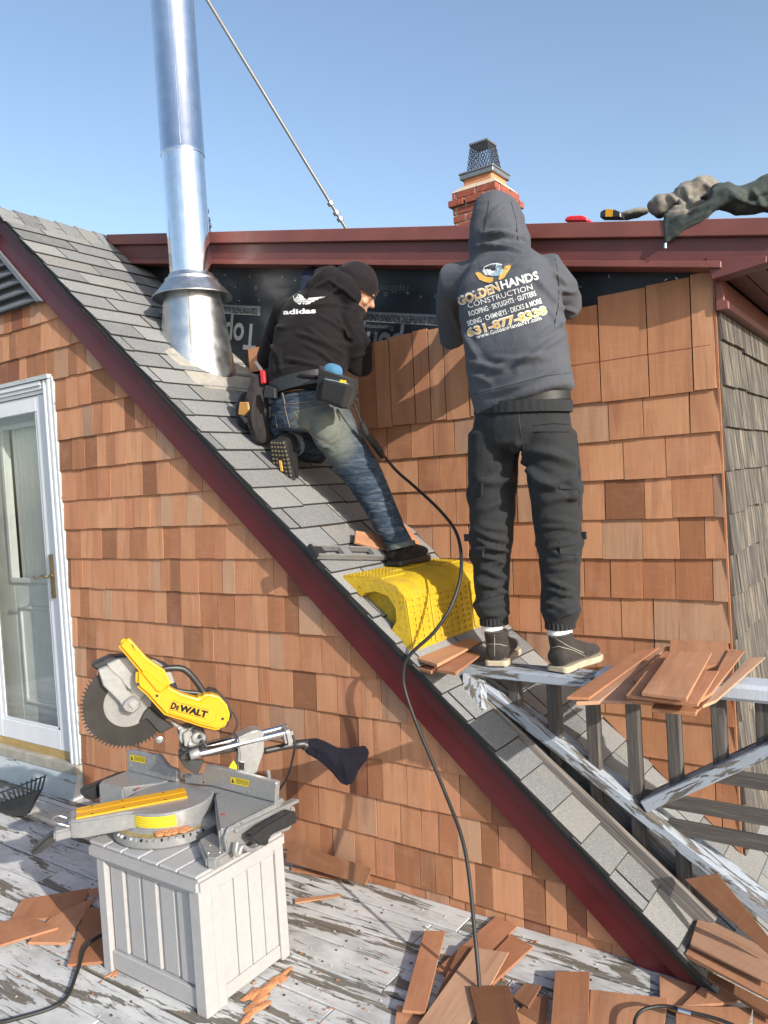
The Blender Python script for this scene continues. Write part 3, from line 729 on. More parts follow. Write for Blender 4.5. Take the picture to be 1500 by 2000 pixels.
# ------------------------------------------------------------------ deck railing standing over the roof slope
YR = 2.65
rl = thing('deck_railing', 'peeling white and grey wooden railing standing on the roof slope', 'railing', (-1, YR, .5))
def zbeam(name, a, b, w, h, mat, bev=.003, up=(0, 1, 0), parent=None):
    """board whose grain runs along local z"""
    a = Vector(a); b = Vector(b); Z = (b-a).normalized(); Y = Vector(up); Y = (Y-Z*Y.dot(Z)).normalized(); X = Y.cross(Z)
    m = MB().box((0, 0, 0), (w, h, (b-a).length)); o = m.build(name, mat, None, bevel=bev, origin=Vector((0, 0, 0)))
    mt = Matrix((X, Y, Z)).transposed().to_4x4(); c = (a+b)/2
    p = parent or rl
    o.parent = p; mt.translation = c-wloc(p); o.matrix_local = mt; WL[o.name] = c; return o
def P3(px, py, y=YR): return at(px, py, 1, y)
# caps
zbeam('cap_rail', (-1.535, 2.655, .880), (-1.00, 2.655, .880), .036, .125, M['rail_paint'], .004)
zbeam('cap_rail', (-.995, 2.66, .892), (.35, 2.66, .892), .055, .120, M['cap_paint'], .012)
# white sloping rail and the grey pair below it
a, b = P3(938, 1336, 2.62), P3(1500, 1782, 2.62)
dW = (b-a).normalized()
wa = Vector((a.x-.02, 2.65, a.z+.012)); wend = Vector((b.x, 2.65, b.z))+dW*.5
zbeam('sloping_rail', wa, wend, .042, .105, M['rail_paint'], .004)
a2, b2 = P3(940, 1372, 2.60), P3(1385, 1803, 2.60)
for yy in (2.605, 2.695):
    zbeam('lower_rail', (a2.x, yy, a2.z-.012), (b2.x, yy, b2.z-.012), .075 if yy < 2.65 else .09, .022, M['grey_wood_pale'], .003)
# little white foot under the cap
f = [P3(903, 1316, 2.575), P3(938, 1332, 2.575), P3(943, 1398, 2.515), P3(936, 1403, 2.510), P3(903, 1366, 2.53)]
MB().prism(f, (0, .045, 0)).build('foot_block', M['rail_paint'], rl, bevel=.002)
# diagonal and the level slats
d0, d1 = P3(1262, 1570, 2.63), P3(1500, 1462, 2.63)
dd = (d1-d0).normalized(); dend = d0+dd*1.2
zbeam('diagonal_rail', (d0.x, 2.645, d0.z), (dend.x, 2.645, dend.z), .042, .10, M['rail_paint'], .004)
for za, xa_ in ((.487, -1.0), (.403, -.80), (.215, -.47)):
    xa2 = max(xa_, wa.x+(za-wa.z)/dW.z*dW.x+.01)
    zbeam('slat', (xa2, 2.66, za), (.3, 2.66, za), .040, .038, M['grey_wood'], .002)
zbeam('slat', (-.62, 2.66, .60), (.3, 2.66, .60), .040, .038, M['grey_wood'], .002)
for i, x in enumerate([-1.318+.0, -1.165, -1.019, -.880, -.741, -.603, -.465, -.33, -.19, -.05, .1]):
    xx = x+.004*math.sin(i*3)
    zw = wa.z+(xx-wa.x)/dW.x*dW.z; zd = d0.z+(xx-d0.x)/dd.x*dd.z
    if xx < -.87: z0 = zw-.19 if i < 4 else zw-.2
    else: z0 = zd-.01
    zbeam('baluster', (xx, 2.65, max(z0, RZ(xx)+.02)), (xx, 2.65, .866), .043, .040, M['grey_wood'], .003)
    if -.87 <= xx < -.3:
        pass
for xx in (-.735,):
    zw = wa.z+(xx-wa.x)/dW.x*dW.z; zbeam('baluster', (xx, 2.65, max(zw-.20, RZ(xx)+.02)), (xx, 2.65, zw-.012), .043, .040, M['grey_wood'], .003)
#, 2.65, max(zw-.22, RZ(-.868)+.02)), (-.868, 2.65, zw-.02), .043, .040, M['grey_wood'], .003)

# ------------------------------------------------------------------ loose cedar shingles
def loose(q, surf, label, th=.011, mat='cedar_loose', name='cedar_shingle', group=None, cat='shingle', taper=.35):
    """q: four pixels, first edge runs along the grain; surf(px,py) -> point on the plane it lies on"""
    p = [surf(*k) for k in q]; c = sum(p, Vector())/4
    Z = ((p[1]-p[0])+(p[2]-p[3])).normalized(); Xr = ((p[2]-p[1])+(p[3]-p[0])); Y = Z.cross(Xr).normalized()
    if Y.z < 0: Y = -Y
    X = Y.cross(Z); R = Matrix((X, Y, Z)).transposed()
    loc = [R.transposed() @ (k-c) for k in p]; lr = random.Random(int(q[0][0]*7+q[1][1])); th *= lr.uniform(.75, 1.15)
    zl = [k.z for k in loc]; z0, z1 = min(zl), max(zl)
    v = [Vector((k.x, 0, k.z)) for k in loc]+[Vector((k.x, -th*(1-(1-taper)*(k.z-z0)/(z1-z0)), k.z)) for k in loc]
    m = MB().add(v, [(0, 1, 2, 3), (7, 6, 5, 4)]+[(i, i+4, (i+1) % 4+4, (i+1) % 4) for i in range(4)])
    o = m.build(name, M[mat], None, bevel=.0012, origin=Vector((0, 0, 0))); mt = R.to_4x4(); mt.translation = c; o.matrix_world = mt
    tag(o, label, cat, group); return o
def flat(h): return lambda x, y: at(x, y, 2, h)
def tiltp(n, p0): return lambda x, y: pl(x, y, n, p0)
G1 = 'loose shingles heaped on the railing cap'; G2 = 'loose shingles heaped on the deck in the foreground'; G3 = 'shingle offcuts left of the resin box'; G4 = 'shingles wedged under the yellow foam wedge'; G5 = 'shingles stacked against the roof end'
zc_ = .920
for q, h, lab, mt_ in (
    ([(1223, 1366), (1300, 1262), (1440, 1268), (1366, 1381)], .012, 'lowest broad shingle of the railing heap, mostly covered', 'cedar_loose'),
    ([(1272, 1383), (1345, 1268), (1425, 1270), (1359, 1392)], .010, 'shingle jutting lowest at the front of the railing heap', 'cedar_loose'),
    ([(1125, 1371), (1282, 1264), (1300, 1268), (1170, 1369)], .014, 'pale narrow shingle just under the leftmost one on the railing cap', 'cedar_dull'),
    ([(1172, 1368), (1232, 1303), (1268, 1312), (1236, 1369)], .010, 'short shadowed shingle between the left and middle of the railing heap', 'cedar_dull'),
    ([(1107, 1361), (1241, 1272), (1288, 1264), (1151, 1362)], .026, 'long reddish shingle leftmost on the railing cap beside the boot', 'cedar_loose'),
    ([(1372, 1378), (1462, 1284), (1496, 1283), (1399, 1367)], .022, 'weathered shingle rightmost in the fan on the railing cap', 'cedar_dull'),
    ([(1369, 1366), (1423, 1268), (1455, 1271), (1391, 1352)], .030, 'upright shingle second from right in the railing heap', 'cedar_loose'),
    ([(1237, 1325), (1299, 1272), (1335, 1272), (1280, 1330)], .030, 'shingle half hidden behind the top left of the railing heap', 'cedar_loose'),
    ([(1305, 1300), (1309, 1250), (1422, 1253), (1425, 1300)], .024, 'squarish shingle at the back of the railing heap against the wall', 'cedar_loose'),
    ([(1223, 1357), (1262, 1310), (1405, 1310), (1363, 1374)], .044, 'wide shingle right beneath the topmost one on the railing', 'cedar_loose'),
    ([(1253, 1352), (1311, 1271), (1391, 1274), (1341, 1363)], .062, 'smooth topmost shingle of the railing heap with a pale smear', 'cedar_loose')):
    loose(q, flat(zc_+h), lab, .012, mt_, group=G1)
# under the wedge
for q, h, lab in (
    ([(800, 1300), (868, 1284), (900, 1290), (842, 1311)], .012, 'lower shingle poking out left below the foam wedge corner'),
    ([(790, 1284), (806, 1285), (835, 1296), (812, 1298)], .02, 'tiny shingle sliver at the very corner of the foam wedge'),
    ([(853, 1307), (906, 1270), (940, 1278), (890, 1313)], .022, 'shingle lying lowest right between foam wedge and left boot'),
    ([(810, 1284), (903, 1243), (940, 1253), (854, 1297)], .040, 'broad shingle pushed right under the front of the foam wedge')):
    loose(q, flat(.915+h), lab, .012, group=G4)
loose([(695, 1036), (768, 1048), (768, 1078), (693, 1058)], lambda x, y: roof(x, y, .05), 'small cedar piece lying across the spirit level behind the sneaker', .012)
loose([(728, 992), (762, 1042), (752, 1046), (722, 1000)], lambda x, y: roof(x, y, .02), 'narrow cedar piece behind the bent worker\u2019s shin', .012)
loose([(775, 1020), (800, 1030), (838, 1085), (815, 1085)], lambda x, y: roof(x, y, .02), 'cedar piece lying on the roof right behind the dark sneaker', .012)
loose([(640, 850), (655, 870), (700, 935), (690, 930)], lambda x, y: roof(x, y, .02), 'thin cedar strip on the roof between the kneeling worker\u2019s legs', .010)
# foreground heap
for q, h, lab, mt_ in (
    ([(852, 1892), (968, 1789), (1010, 1809), (905, 1915)], .012, 'long shingle pointing up right at the back of the foreground heap', 'cedar_loose'),
    ([(925, 1898), (998, 1824), (1042, 1848), (962, 1920)], .018, 'shingle with broken right corner behind the weathered wide one', 'cedar_loose'),
    ([(770, 2004), (776, 1962), (838, 1975), (835, 2004)], .010, 'cut off shingle end at the bottom edge left of the cable', 'cedar_loose'),
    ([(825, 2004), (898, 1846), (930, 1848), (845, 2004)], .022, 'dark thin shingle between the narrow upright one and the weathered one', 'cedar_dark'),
    ([(815, 2002), (924, 1850), (994, 1860), (912, 2006)], .032, 'wide weathered brown shingle left of the black cable', 'cedar_dull'),
    ([(785, 1973), (829, 1817), (870, 1818), (830, 1977)], .030, 'narrow straight shingle leftmost of the foreground heap', 'cedar_loose'),
    ([(1012, 1975), (1038, 1945), (1072, 1946), (1064, 2006)], .014, 'shingle lying between the small dark chip and the tall upright board', 'cedar_loose'),
    ([(1002, 2006), (1010, 1965), (1045, 1990), (1050, 2006)], .012, 'shingle corner at the bottom edge right of the tapered board', 'cedar_loose'),
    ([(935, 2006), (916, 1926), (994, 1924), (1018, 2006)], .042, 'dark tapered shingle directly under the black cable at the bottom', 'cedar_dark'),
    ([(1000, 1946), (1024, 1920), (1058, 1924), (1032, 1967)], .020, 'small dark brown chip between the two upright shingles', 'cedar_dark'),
    ([(1149, 2004), (1153, 1932), (1306, 1949), (1297, 2004)], .020, 'broad darker shingle lying sideways at the bottom centre right', 'cedar_loose'),
    ([(1075, 2004), (1084, 1897), (1152, 1897), (1149, 2004)], .034, 'tall upright reddish shingle standing out in the right foreground', 'cedar_loose'),
    ([(1289, 1960), (1287, 1902), (1361, 1926), (1327, 1975)], .014, 'pointed shingle below the foot of the dark red rake board', 'cedar_loose'),
    ([(1330, 1965), (1385, 1911), (1454, 1938), (1437, 1957)], .026, 'shingle right below the ragged end of the roof edge', 'cedar_loose'),
    ([(1320, 2006), (1320, 1964), (1470, 1967), (1462, 2006)], .034, 'broad pale shingle under the black cord with silver ferrule', 'cedar_loose'),
    ([(1470, 2006), (1471, 1953), (1512, 1964), (1512, 2006)], .036, 'shingle cut off by the bottom right corner', 'cedar_loose'),
    ([(1000, 2006), (1002, 1990), (1090, 1990), (1092, 2006)], .008, 'thin shingle edge at the bottom between the upright boards', 'cedar_dull')):
    loose(q, flat(h), lab, .012, mt_, group=G2)
# left offcuts
for q, h, lab, mt_ in (
    ([(19, 1796), (42, 1756), (178, 1734), (150, 1790)], .008, 'rearmost broad shingle left of the resin box', 'cedar_loose'),
    ([(54, 1840), (100, 1790), (188, 1750), (129, 1841)], .014, 'middle offcut half in the box shadow', 'cedar_loose'),
    ([(-8, 1848), (-8, 1803), (56, 1787), (114, 1811)], .022, 'pointed offcut at the left picture edge on top of the others', 'cedar_loose'),
    ([(131, 1884), (168, 1771), (202, 1776), (206, 1877)], .018, 'upright offcut touching the resin box beside the black cord', 'cedar_loose'),
    ([(172, 1738), (190, 1733), (192, 1748), (184, 1750)], .02, 'tiny end block of cedar tucked behind the resin box', 'cedar_loose')):
    loose(q, flat(h), lab, .010, mt_, group=G3)
loose([(558, 1683), (563, 1645), (726, 1696), (713, 1729)], tiltp((0, -1, .35), (-2.2, 2.40, .02)), 'pinkish shingle leaning at the foot of the cedar wall', .012)
loose([(568, 1692), (665, 1716), (666, 1720), (568, 1699)], flat(.008), 'thin cedar splinter lying nearest the wall on the deck', .006)
loose([(575, 1755), (665, 1745), (667, 1750), (576, 1763)], flat(.008), 'thin cedar splinter on the deck right of the resin box', .006)
# right stack
sr = tiltp(Vector((-.25, -.30, 1)), (-.55, 2.30, .12))
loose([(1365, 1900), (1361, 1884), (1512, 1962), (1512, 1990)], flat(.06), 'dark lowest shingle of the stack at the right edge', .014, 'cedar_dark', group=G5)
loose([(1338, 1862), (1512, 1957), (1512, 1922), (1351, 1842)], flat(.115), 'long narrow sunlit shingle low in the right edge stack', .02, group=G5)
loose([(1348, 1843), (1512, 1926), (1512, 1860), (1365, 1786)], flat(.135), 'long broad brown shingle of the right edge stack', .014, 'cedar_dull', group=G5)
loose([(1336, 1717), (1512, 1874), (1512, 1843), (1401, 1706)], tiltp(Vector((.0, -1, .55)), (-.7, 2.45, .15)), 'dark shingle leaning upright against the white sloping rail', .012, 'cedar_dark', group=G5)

# ------------------------------------------------------------------ yellow foam wedge on the roof
wd = thing('foam_wedge', 'chipped yellow foam roof wedge with waffle tread and dark rubber pad', 'roof wedge', (-1.8, 2.75, 1.0))
yf = NT('yellow_foam'); v = yf.coord((1, 1, 1), rnd=False); n1 = yf.noise(v, 12, 5, .65); sp = yf.noise(v, 60, 3, .7)
cy_ = yf.ramp(n1, [(.3, (.42, .275, .008)), (.65, (.50, .345, .014))]); cy_ = yf.mix(yf.ramp(sp, [(.60, 0), (.70, .7)]), cy_, (.20, .11, .02))
dirt = yf.noise(v, 5, 6, .7); cy_ = yf.mix(yf.ramp(dirt, [(.52, 0), (.70, .5)]), cy_, (.20, .15, .07))
yf.col(cy_); yf.rough(.6); yf.bump(sp, .003); M['foam'] = yf.m
y0w, y1w = 2.455, 3.10
prof = [(-1.973, 1.2555), (-1.768, 1.247), (-1.700, 1.225), (-1.660, 1.180), (-1.640, .972)]
rz = lambda x: RZ(x)+.015
arch = [(-1.690, .998), (-1.742, 1.040), (-1.707, 1.090), (-1.708, 1.138), (-1.742, 1.184), (-1.80, 1.199), (-1.848, 1.192), (-1.866, 1.178), (-1.868, rz(-1.868)-.004)]
outl = prof+arch
body = MB().prism([Vector((x, y0w, z)) for x, z in outl], (0, y1w-y0w, 0))
plug = [(-1.745, 1.038), (-1.704, 1.090), (-1.705, 1.140), (-1.740, 1.187), (-1.80, 1.202), (-1.85, 1.199), (-1.884, 1.164)]
body.prism([Vector((x, y0w+.045, z)) for x, z in plug], (0, y1w-y0w-.09, 0))
fo = body.build('foam_body', M['foam'], wd, bevel=.004, seg=2, smooth=50)
# raised tread bars: grid on the riser and on the top
def grid(p00, du, dv, nu, nv, nrm, w, rz_=.004):
    m = MB(); nrm = Vector(nrm).normalized()
    for i in range(nu+1):
        a = p00+du*(i/nu); m.beam(a+nrm*rz_*.5, a+dv+nrm*rz_*.5, w, rz_, nrm)
    for j in range(nv+1):
        a = p00+dv*(j/nv); m.beam(a+nrm*rz_*.45, a+du+nrm*rz_*.45, w, rz_, nrm)
    return m
for ya, yb in ((2.462, 2.60), (2.63, 2.92), (2.95, 3.095)):
    A = Vector((-1.6585, ya, 1.172)); D = Vector((-1.6395, ya, .985))-A
    grid(A, Vector((0, yb-ya, 0)), D, max(2, round((yb-ya)/.05)), 8, (1, 0, .09), .012, .0045).build('tread_grid', M['foam'], wd, bevel=.0015)
for ya, yb in ((2.47, 2.63), (2.92, 3.09)):
    A = Vector((-1.955, ya, 1.2555)); grid(A, Vector((0, yb-ya, 0)), Vector((.18, 0, -.0075)), 7, 11, (.04, 0, 1), .006, .005).build('tread_grid', M['foam'], wd)
A = Vector((-1.955, 2.63, 1.2555)); grid(A, Vector((0, .29, 0)), Vector((.10, 0, -.004)), 12, 6, (.04, 0, 1), .006, .005).build('tread_grid', M['foam'], wd)
pp = [pl(x, y, (0, 1, 0), (0, 2.475, 0)) for x, y in ((702, 1180), (708, 1176), (728, 1194), (748, 1217), (761, 1240), (756, 1243), (738, 1226), (718, 1200))]
MB().prism(pp, (0, .5, 0)).build('rubber_pad', M['dkplastic'], wd, bevel=.002)

# ------------------------------------------------------------------ spirit level on the roof
M['level'] = plain('level_metal', (.26, .26, .265), .45, .4)
lv = thing('spirit_level', 'silver spirit level with black end caps lying across the roof shingles', 'level', (-2.0, 2.6, 1.35))
La, Lb = roof(612, 1078, .03), roof(775, 1082, .03); ax = (Lb-La).normalized(); nn = (RN-ax*RN.dot(ax)).normalized(); sd = ax.cross(nn)
def lb(a, b, u0, u1, h0, h1): return MB().box(La+ax*(a+b)/2+sd*(u0+u1)/2+nn*(h0+h1)/2, (abs(b-a), abs(u1-u0), abs(h1-h0)), (ax, sd, nn))
Ln = .62
lb(0, Ln, -.030, -.022, -.012, .014).build('level_rail', M['level'], lv, bevel=.001); lb(0, Ln, .022, .030, -.012, .014).build('level_rail', M['level'], lv, bevel=.001)
for a, b in ((0.0, .05), (.15, .20), (.33, .40), (.52, .62)): lb(a+.004, b, -.0215, .0215, -.010, .012).build('web', M['level'] if a else M['dkplastic'], lv, bevel=.001)
lb(-.012, .003, -.033, .033, -.014, .016).build('end_cap', M['black'], lv, bevel=.002)

# ------------------------------------------------------------------ cables
def cable(name, pts, r, mat, label, cat='cable', k=8, n=8):
    pts = smoothpath(pts, k); o = MB().tube(pts, r, n).build(name, M[mat], None, smooth=60); tag(o, label, cat); return o
cpt = [at(942, 2030, 1, 2.02), at(938, 1950, 1, 2.06), at(928, 1830, 1, 2.12), at(908, 1660, 1, 2.24), at(868, 1545, 1, 2.32), at(818, 1425, 1, 2.37), at(793, 1355, 1, 2.385), at(788, 1315, 1, 2.39), at(800, 1280, 1, 2.40),
       at(850, 1232, 1, 2.44), at(885, 1175, 1, 2.50), at(901, 1110, 1, 2.58), at(893, 1045, 1, 2.70), at(862, 1000, 1, 2.85), at(815, 955, 1, 2.98), at(775, 920, 1, 3.0), at(748, 888, 1, 2.98)]
cable('extension_cable', cpt, .0068, 'black', 'long black cable hanging over the rake board and yellow wedge to the kneeling worker')
cable('power_cord', [flat(.006)(-40, 2005), flat(.006)(30, 1990), flat(.006)(120, 1958), flat(.012)(150, 1900), flat(.03)(166, 1852), flat(.04)(198, 1826), flat(.03)(240, 1810)], .0065, 'black', 'black power cord curving on the deck left of the resin box')
cc_ = cable('ferrule_cord', [flat(.05)(1238, 2010), flat(.052)(1243, 1985), flat(.056)(1262, 1970), flat(.058)(1300, 1965), flat(.058)(1340, 1975), flat(.055)(1400, 1990), flat(.05)(1450, 2010)], .005, 'black', 'black cord with a silver ferrule on the foreground shingles')
a, b = flat(.062)(1325, 1972), flat(.062)(1350, 1979)
f = MB().tube([a, b], .0075, 12).build('ferrule', M['chrome'], None, smooth=50); f.parent = cc_; f.location = Vector(f.location)-Vector(cc_.location)

# ------------------------------------------------------------------ sawdust
def heap(px, label, s=1.0):
    m = MB(); vs = []
    c = flat(.0)(*px); N = 26; rs = random.Random(px[0])
    vs = [c+Vector((0, 0, .010*s))]
    for k in range(N):
        a = 2*math.pi*k/N; r = (.030+.016*math.sin(3*a+px[0])+.01*rs.random())*s; vs.append(c+Vector((math.cos(a)*r*.6, math.sin(a)*r*1.2, .006*s)))
    for k in range(N):
        a = 2*math.pi*k/N; r = (.042+.02*math.sin(3*a+px[0])+.012*rs.random())*s; vs.append(c+Vector((math.cos(a)*r*.6, math.sin(a)*r*1.3, .001)))
    m.add(vs, [(0, 1+k, 1+(k+1) % N) for k in range(N)]+[(1+k, 1+N+k, 1+N+(k+1) % N, 1+(k+1) % N) for k in range(N)])
    o = m.build('sawdust_heap', M['sawdust']); tag(o, label, 'sawdust', kind='stuff')
heap((512, 1938), 'largest spill of orange sawdust on the deck right of the box', 1.1); heap((549, 1908), 'small patch of sawdust by the right box corner', .7); heap((495, 1975), 'sawdust trail at the bottom beside the box', .9); heap((222, 1902), 'sawdust crumbs at the left foot of the box', .5)

# cedar crumbs and paint flakes strewn on the deck
rs = random.Random(31)
for nm, mt_, cnt, lab, sz in (('cedar_crumbs', 'cedar_loose', 170, 'small cedar splinters and crumbs strewn over the deck', .011), ('paint_flakes', 'flake', 420, 'pale paint flakes lying on the deck planks', .006)):
    if mt_ == 'flake': M['flake'] = plain('paint_flake', (.48, .49, .50), .8)
    m = MB()
    for k in range(cnt):
        if nm == 'cedar_crumbs': x, y = rs.choice([(-2.0, 1.9), (-1.2, 2.1), (-2.5, 1.6), (-1.5, 1.7)]); x += rs.gauss(0, .28); y += rs.gauss(0, .16)
        else: x, y = rs.uniform(-4.2, -.6), rs.uniform(1.2, 2.48)
        if y > 2.47: continue
        a = rs.uniform(0, 6.28); l = sz*rs.uniform(.3, 1.4); w_ = l*rs.uniform(.2, .7); X = Vector((math.cos(a), math.sin(a), 0)); Y = Vector((-X.y, X.x, 0))
        m.box((x, y, .0035), (l, w_, .002), (X, Y, Vector((0, 0, 1))))
    o = m.build(nm, M[mt_]); tag(o, lab, 'debris', kind='stuff')
# ------------------------------------------------------------------ resin storage box
bxo = thing('storage_box', 'pale grey plank-patterned resin deck box carrying the mitre saw', 'storage box', (-2.12, 1.76, 0))
X0, X1, Y0, Y1, ZT = -2.408, -1.886, 1.568, 1.950, .404
pn = MB()
pn.bx((X0+.03, Y0+.026, .02), (X1-.02, Y1-.01, ZT)).build('panel_core', M['resin'], bxo)
fp = MB()
# front (-Y): posts, rails, five boards
for a, b in ((X0, X0+.045), (X1-.05, X1)): MB().bx((a, Y0, 0), (b, Y0+.05, ZT)).build('corner_post', M['resin'], bxo, bevel=.004)
for a, b in ((.01, .075), (ZT-.03, ZT)): MB().bx((X0+.0455, Y0+.008, a), (X1-.0505, Y0+.04, b)).build('front_rail', M['resin'], bxo, bevel=.003)
n = 5; wdt = (X1-.05-(X0+.045))/n
for i in range(n):
    a = X0+.0455+wdt*i; MB().bx((a+.004, Y0+.016+.004*(i % 2), .075), (a+wdt-.006, Y0+.04, ZT-.03)).build('front_board', M['resin'], bxo, bevel=.006)
# right side (+X)
for a, b in ((Y0+.0505, Y0+.09), (Y1-.04, Y1)): MB().bx((X1-.05, a, 0), (X1-.002, b, ZT)).build('corner_post', M['resin'], bxo, bevel=.004)
for a, b in ((.01, .055), (ZT-.03, ZT)): MB().bx((X1-.045, Y0+.0905, a), (X1-.008, Y1-.0405, b)).build('side_rail', M['resin'], bxo, bevel=.003)
n = 4; wdt = (Y1-.04-(Y0+.09))/n
for i in range(n):
    a = Y0+.0905+wdt*i; MB().bx((X1-.04, a+.002, .055), (X1-.0125, a+wdt-.002, ZT-.03)).build('side_board', M['resin'], bxo, bevel=.002)
lx0, lx1, ly0, ly1 = -2.444, -1.880, 1.560, 1.957
MB().bx((lx0, ly0, ZT-.014), (lx1, ly1, .437)).build('lid', M['resin'], bxo, bevel=.010, seg=2)
n = 6; wdt = (lx1-lx0-.012)/n
for i in range(n):
    a = lx0+.006+wdt*i; MB().bx((a+.0025, ly0+.004, .4365), (a+wdt-.0025, ly1-.004, .449)).build('lid_board', M['resin'], bxo, bevel=.005)

# ------------------------------------------------------------------ leaf rake / scoop at the left edge
rk = thing('leaf_scoop', 'dark grey plastic rake head with tines lying on the deck', 'rake', (-4.0, 2.2, 0))
pla = lambda x, y, yy=2.15: at(x, y, 1, yy)
pts = [(-30, 1592), (53, 1590), (78, 1542), (40, 1554), (0, 1567), (-30, 1580)]
MB().prism([pla(*p) for p in pts], (0, .02, 0)).build('scoop_blade', M['dkplastic'], rk, bevel=.003)
MB().prism([pla(-30, 1591), pla(53, 1589), pla(60, 1560, 2.3), pla(-30, 1560, 2.3)], (0, 0, -.012)).build('scoop_back', M['dkplastic'], rk)
for i, (x0, y0_, x1, y1_) in enumerate([(82, 1540, 88, 1516), (74, 1543, 80, 1519), (67, 1545, 71, 1521), (60, 1547, 62, 1523), (54, 1550, 52, 1527), (46, 1553, 42, 1531), (38, 1555, 32, 1535), (31, 1558, 24, 1538), (22, 1560, 14, 1543), (13, 1563, 4, 1546), (3, 1566, -6, 1550)]):
    MB().beam(pla(x0, y0_), pla(x1, y1_, 2.22), .014, .008, (0, 1, 0)).build('tine', M['dkplastic'], rk)
MB().tube([pla(88, 1516, 2.22), pla(62, 1526, 2.22), pla(32, 1537, 2.22), pla(-10, 1552, 2.22)], .004, 6).build('cross_bar', M['dkplastic'], rk)
p0, p1 = flat(.03)(66, 1591), flat(.02)(230, 1660)
MB().tube([p0, p0+(p1-p0)*1.2], .0135, 12).build('handle_pole', plain('pale_pole', (.42, .38, .32), .6, var=.2), rk, smooth=50)
# ------------------------------------------------------------------ mitre saw
E1 = Vector((-.56, -.828, 0)).normalized(); E2 = Vector((-E1.y, E1.x, 0)); UZ = Vector((0, 0, 1))   # towards the operator; to the seen side
if E2.x < 0: E2 = -E2
T = Vector((-2.262, 1.783, .4505))
saw = thing('mitre_saw', 'yellow and silver sliding mitre saw with large toothed blade on the resin box', 'mitre saw', T)
def sp(px, py, off=0.0): return pl(px, py, E2, T+E2*off)
def plate(pts, off, th, name, mat, bev=.003, parent=None, smooth=None, seg=1):
    """outline met with the vertical plane of the saw head, given real thickness away from the seen side"""
    return MB().prism([sp(x, y, off) for x, y in pts], -E2*th).build(name, M[mat] if isinstance(mat, str) else mat, parent or saw, bevel=bev, smooth=smooth, seg=seg)
def spc(cx, cy, s): return lambda x, y: (cx+x*s, cy+y*s)
C2 = lambda L: [(100+x*.26667, 1220+y*.26667) for x, y in L]
C3 = lambda L: [(300+x*.3, 1380+y*.3) for x, y in L]
C4 = lambda L: [(60+x*.26667, 1450+y*.26667) for x, y in L]
# blade
bc = sp(249, 1375, 0); R = .156
tb = MB(); N = 70; pr = []
for k in range(N):
    a = 2*math.pi*k/N
    for da, r in ((0, R-.011), (.35, R-.0085), (.62, R), (.74, R+.0008), (.80, R-.011)):
        an = a+da*2*math.pi/N; pr.append(bc+(E1*math.cos(an)+UZ*math.sin(an))*r)
tb.prism(pr, -E2*.003); tb.build('blade', M['blade'], saw)
MB().lathe(bc+E2*.0005, E2, [(0, .079), (.0015, .079)], 48).build('blade_disc', M['disc'], saw, smooth=30)
MB().lathe(bc+E2*.002, E2, [(0, .028), (.012, .026), (.02, .018), (.022, .01)], 24).build('arbor', M['alu'], saw, smooth=30)
# rear guard and cast housing above the blade
plate(C2([(285, 300), (420, 235), (560, 225), (700, 240), (860, 300), (930, 470), (900, 560), (820, 700), (760, 610), (640, 520), (520, 470), (330, 330)]), -.006, .06, 'upper_guard', 'dkplastic', .006)
plate(C2([(400, 290), (500, 245), (620, 235), (760, 262), (880, 340), (910, 430), (760, 470), (640, 560), (560, 470), (440, 340)]), .012, .016, 'guard_housing', 'alu', .004)
plate(C2([(340, 330), (405, 300), (520, 400), (560, 480), (640, 540), (650, 600), (590, 655), (525, 610), (490, 560), (380, 450)]), .03, .016, 'blade_cover', 'alu', .004)
plate(C2([(540, 560), (600, 520), (655, 560), (650, 610), (600, 655), (540, 640), (515, 600)]), .045, .016, 'arbor_cover', 'disc', .005)
plate(C2([(560, 580), (612, 540), (640, 575), (600, 620)]), .05, .006, 'cover_lug', 'alu', .001)
plate(C2([(640, 720), (700, 690), (800, 800), (900, 750), (820, 690), (720, 600), (680, 640)]), .01, .02, 'lower_guard', 'dkplastic', .003)
MB().lathe(sp(312, 1444, .012), E2, [(-.01, .012), (.008, .012), (.010, .008)], 16).build('guard_roller', M['chrome'], saw, smooth=30)
# yellow motor arm with lettering
arm = plate(C2([(622, 335), (700, 330), (800, 420), (880, 470), (960, 510), (1090, 548), (1120, 520), (1160, 505), (1235, 530), (1290, 590), (1312, 660), (1300, 725), (1255, 770), (1200, 778), (1090, 750), (960, 705), (830, 665), (770, 600), (700, 520), (640, 470), (618, 440)]), .075, .055, 'motor_arm', 'yellow', .010, smooth=50, seg=3)
plate(C2([(860, 640), (880, 560), (980, 540), (1160, 590), (1210, 640), (1205, 700), (1160, 730), (1000, 690)]), .0775, .004, 'arm_panel', 'yellow', .0015)
plate(C2([(1075, 540), (1150, 480), (1230, 500), (1290, 560), (1330, 640), (1320, 720), (1270, 780), (1100, 750)]), .02, .09, 'motor_body', 'dkplastic', .012, seg=2)
for q in ((638, 437), (775, 521), (1256, 690)): MB().lathe(sp(*C2([q])[0], .0765), E2, [(-.004, .005), (.0004, .005)], 14).build('screw_hole', M['ink'], saw)
p0 = sp(*C2([(872, 612)])[0], .0785); p1 = sp(*C2([(1135, 680)])[0], .0785); ux = (p1-p0).normalized(); uy = E2.cross(ux).normalized()
if uy.z < 0: uy = -uy
def lettering(txt, org, ux, uy, width, mat, parent, name='lettering', bold=.012, height=None, shear=0, nrm=None):
    V, F = letters(txt, 1.0, bold, shear); xs_ = [v.x for v in V]; w = max(xs_)-min(xs_); s = width/w; sy = s if height is None else height/(max(v.y for v in V)-min(0, min(v.y for v in V)))
    return MB().add([org+ux*(v.x-min(xs_))*s+uy*v.y*sy for v in V], F).build(name, mat, parent, recalc=False)
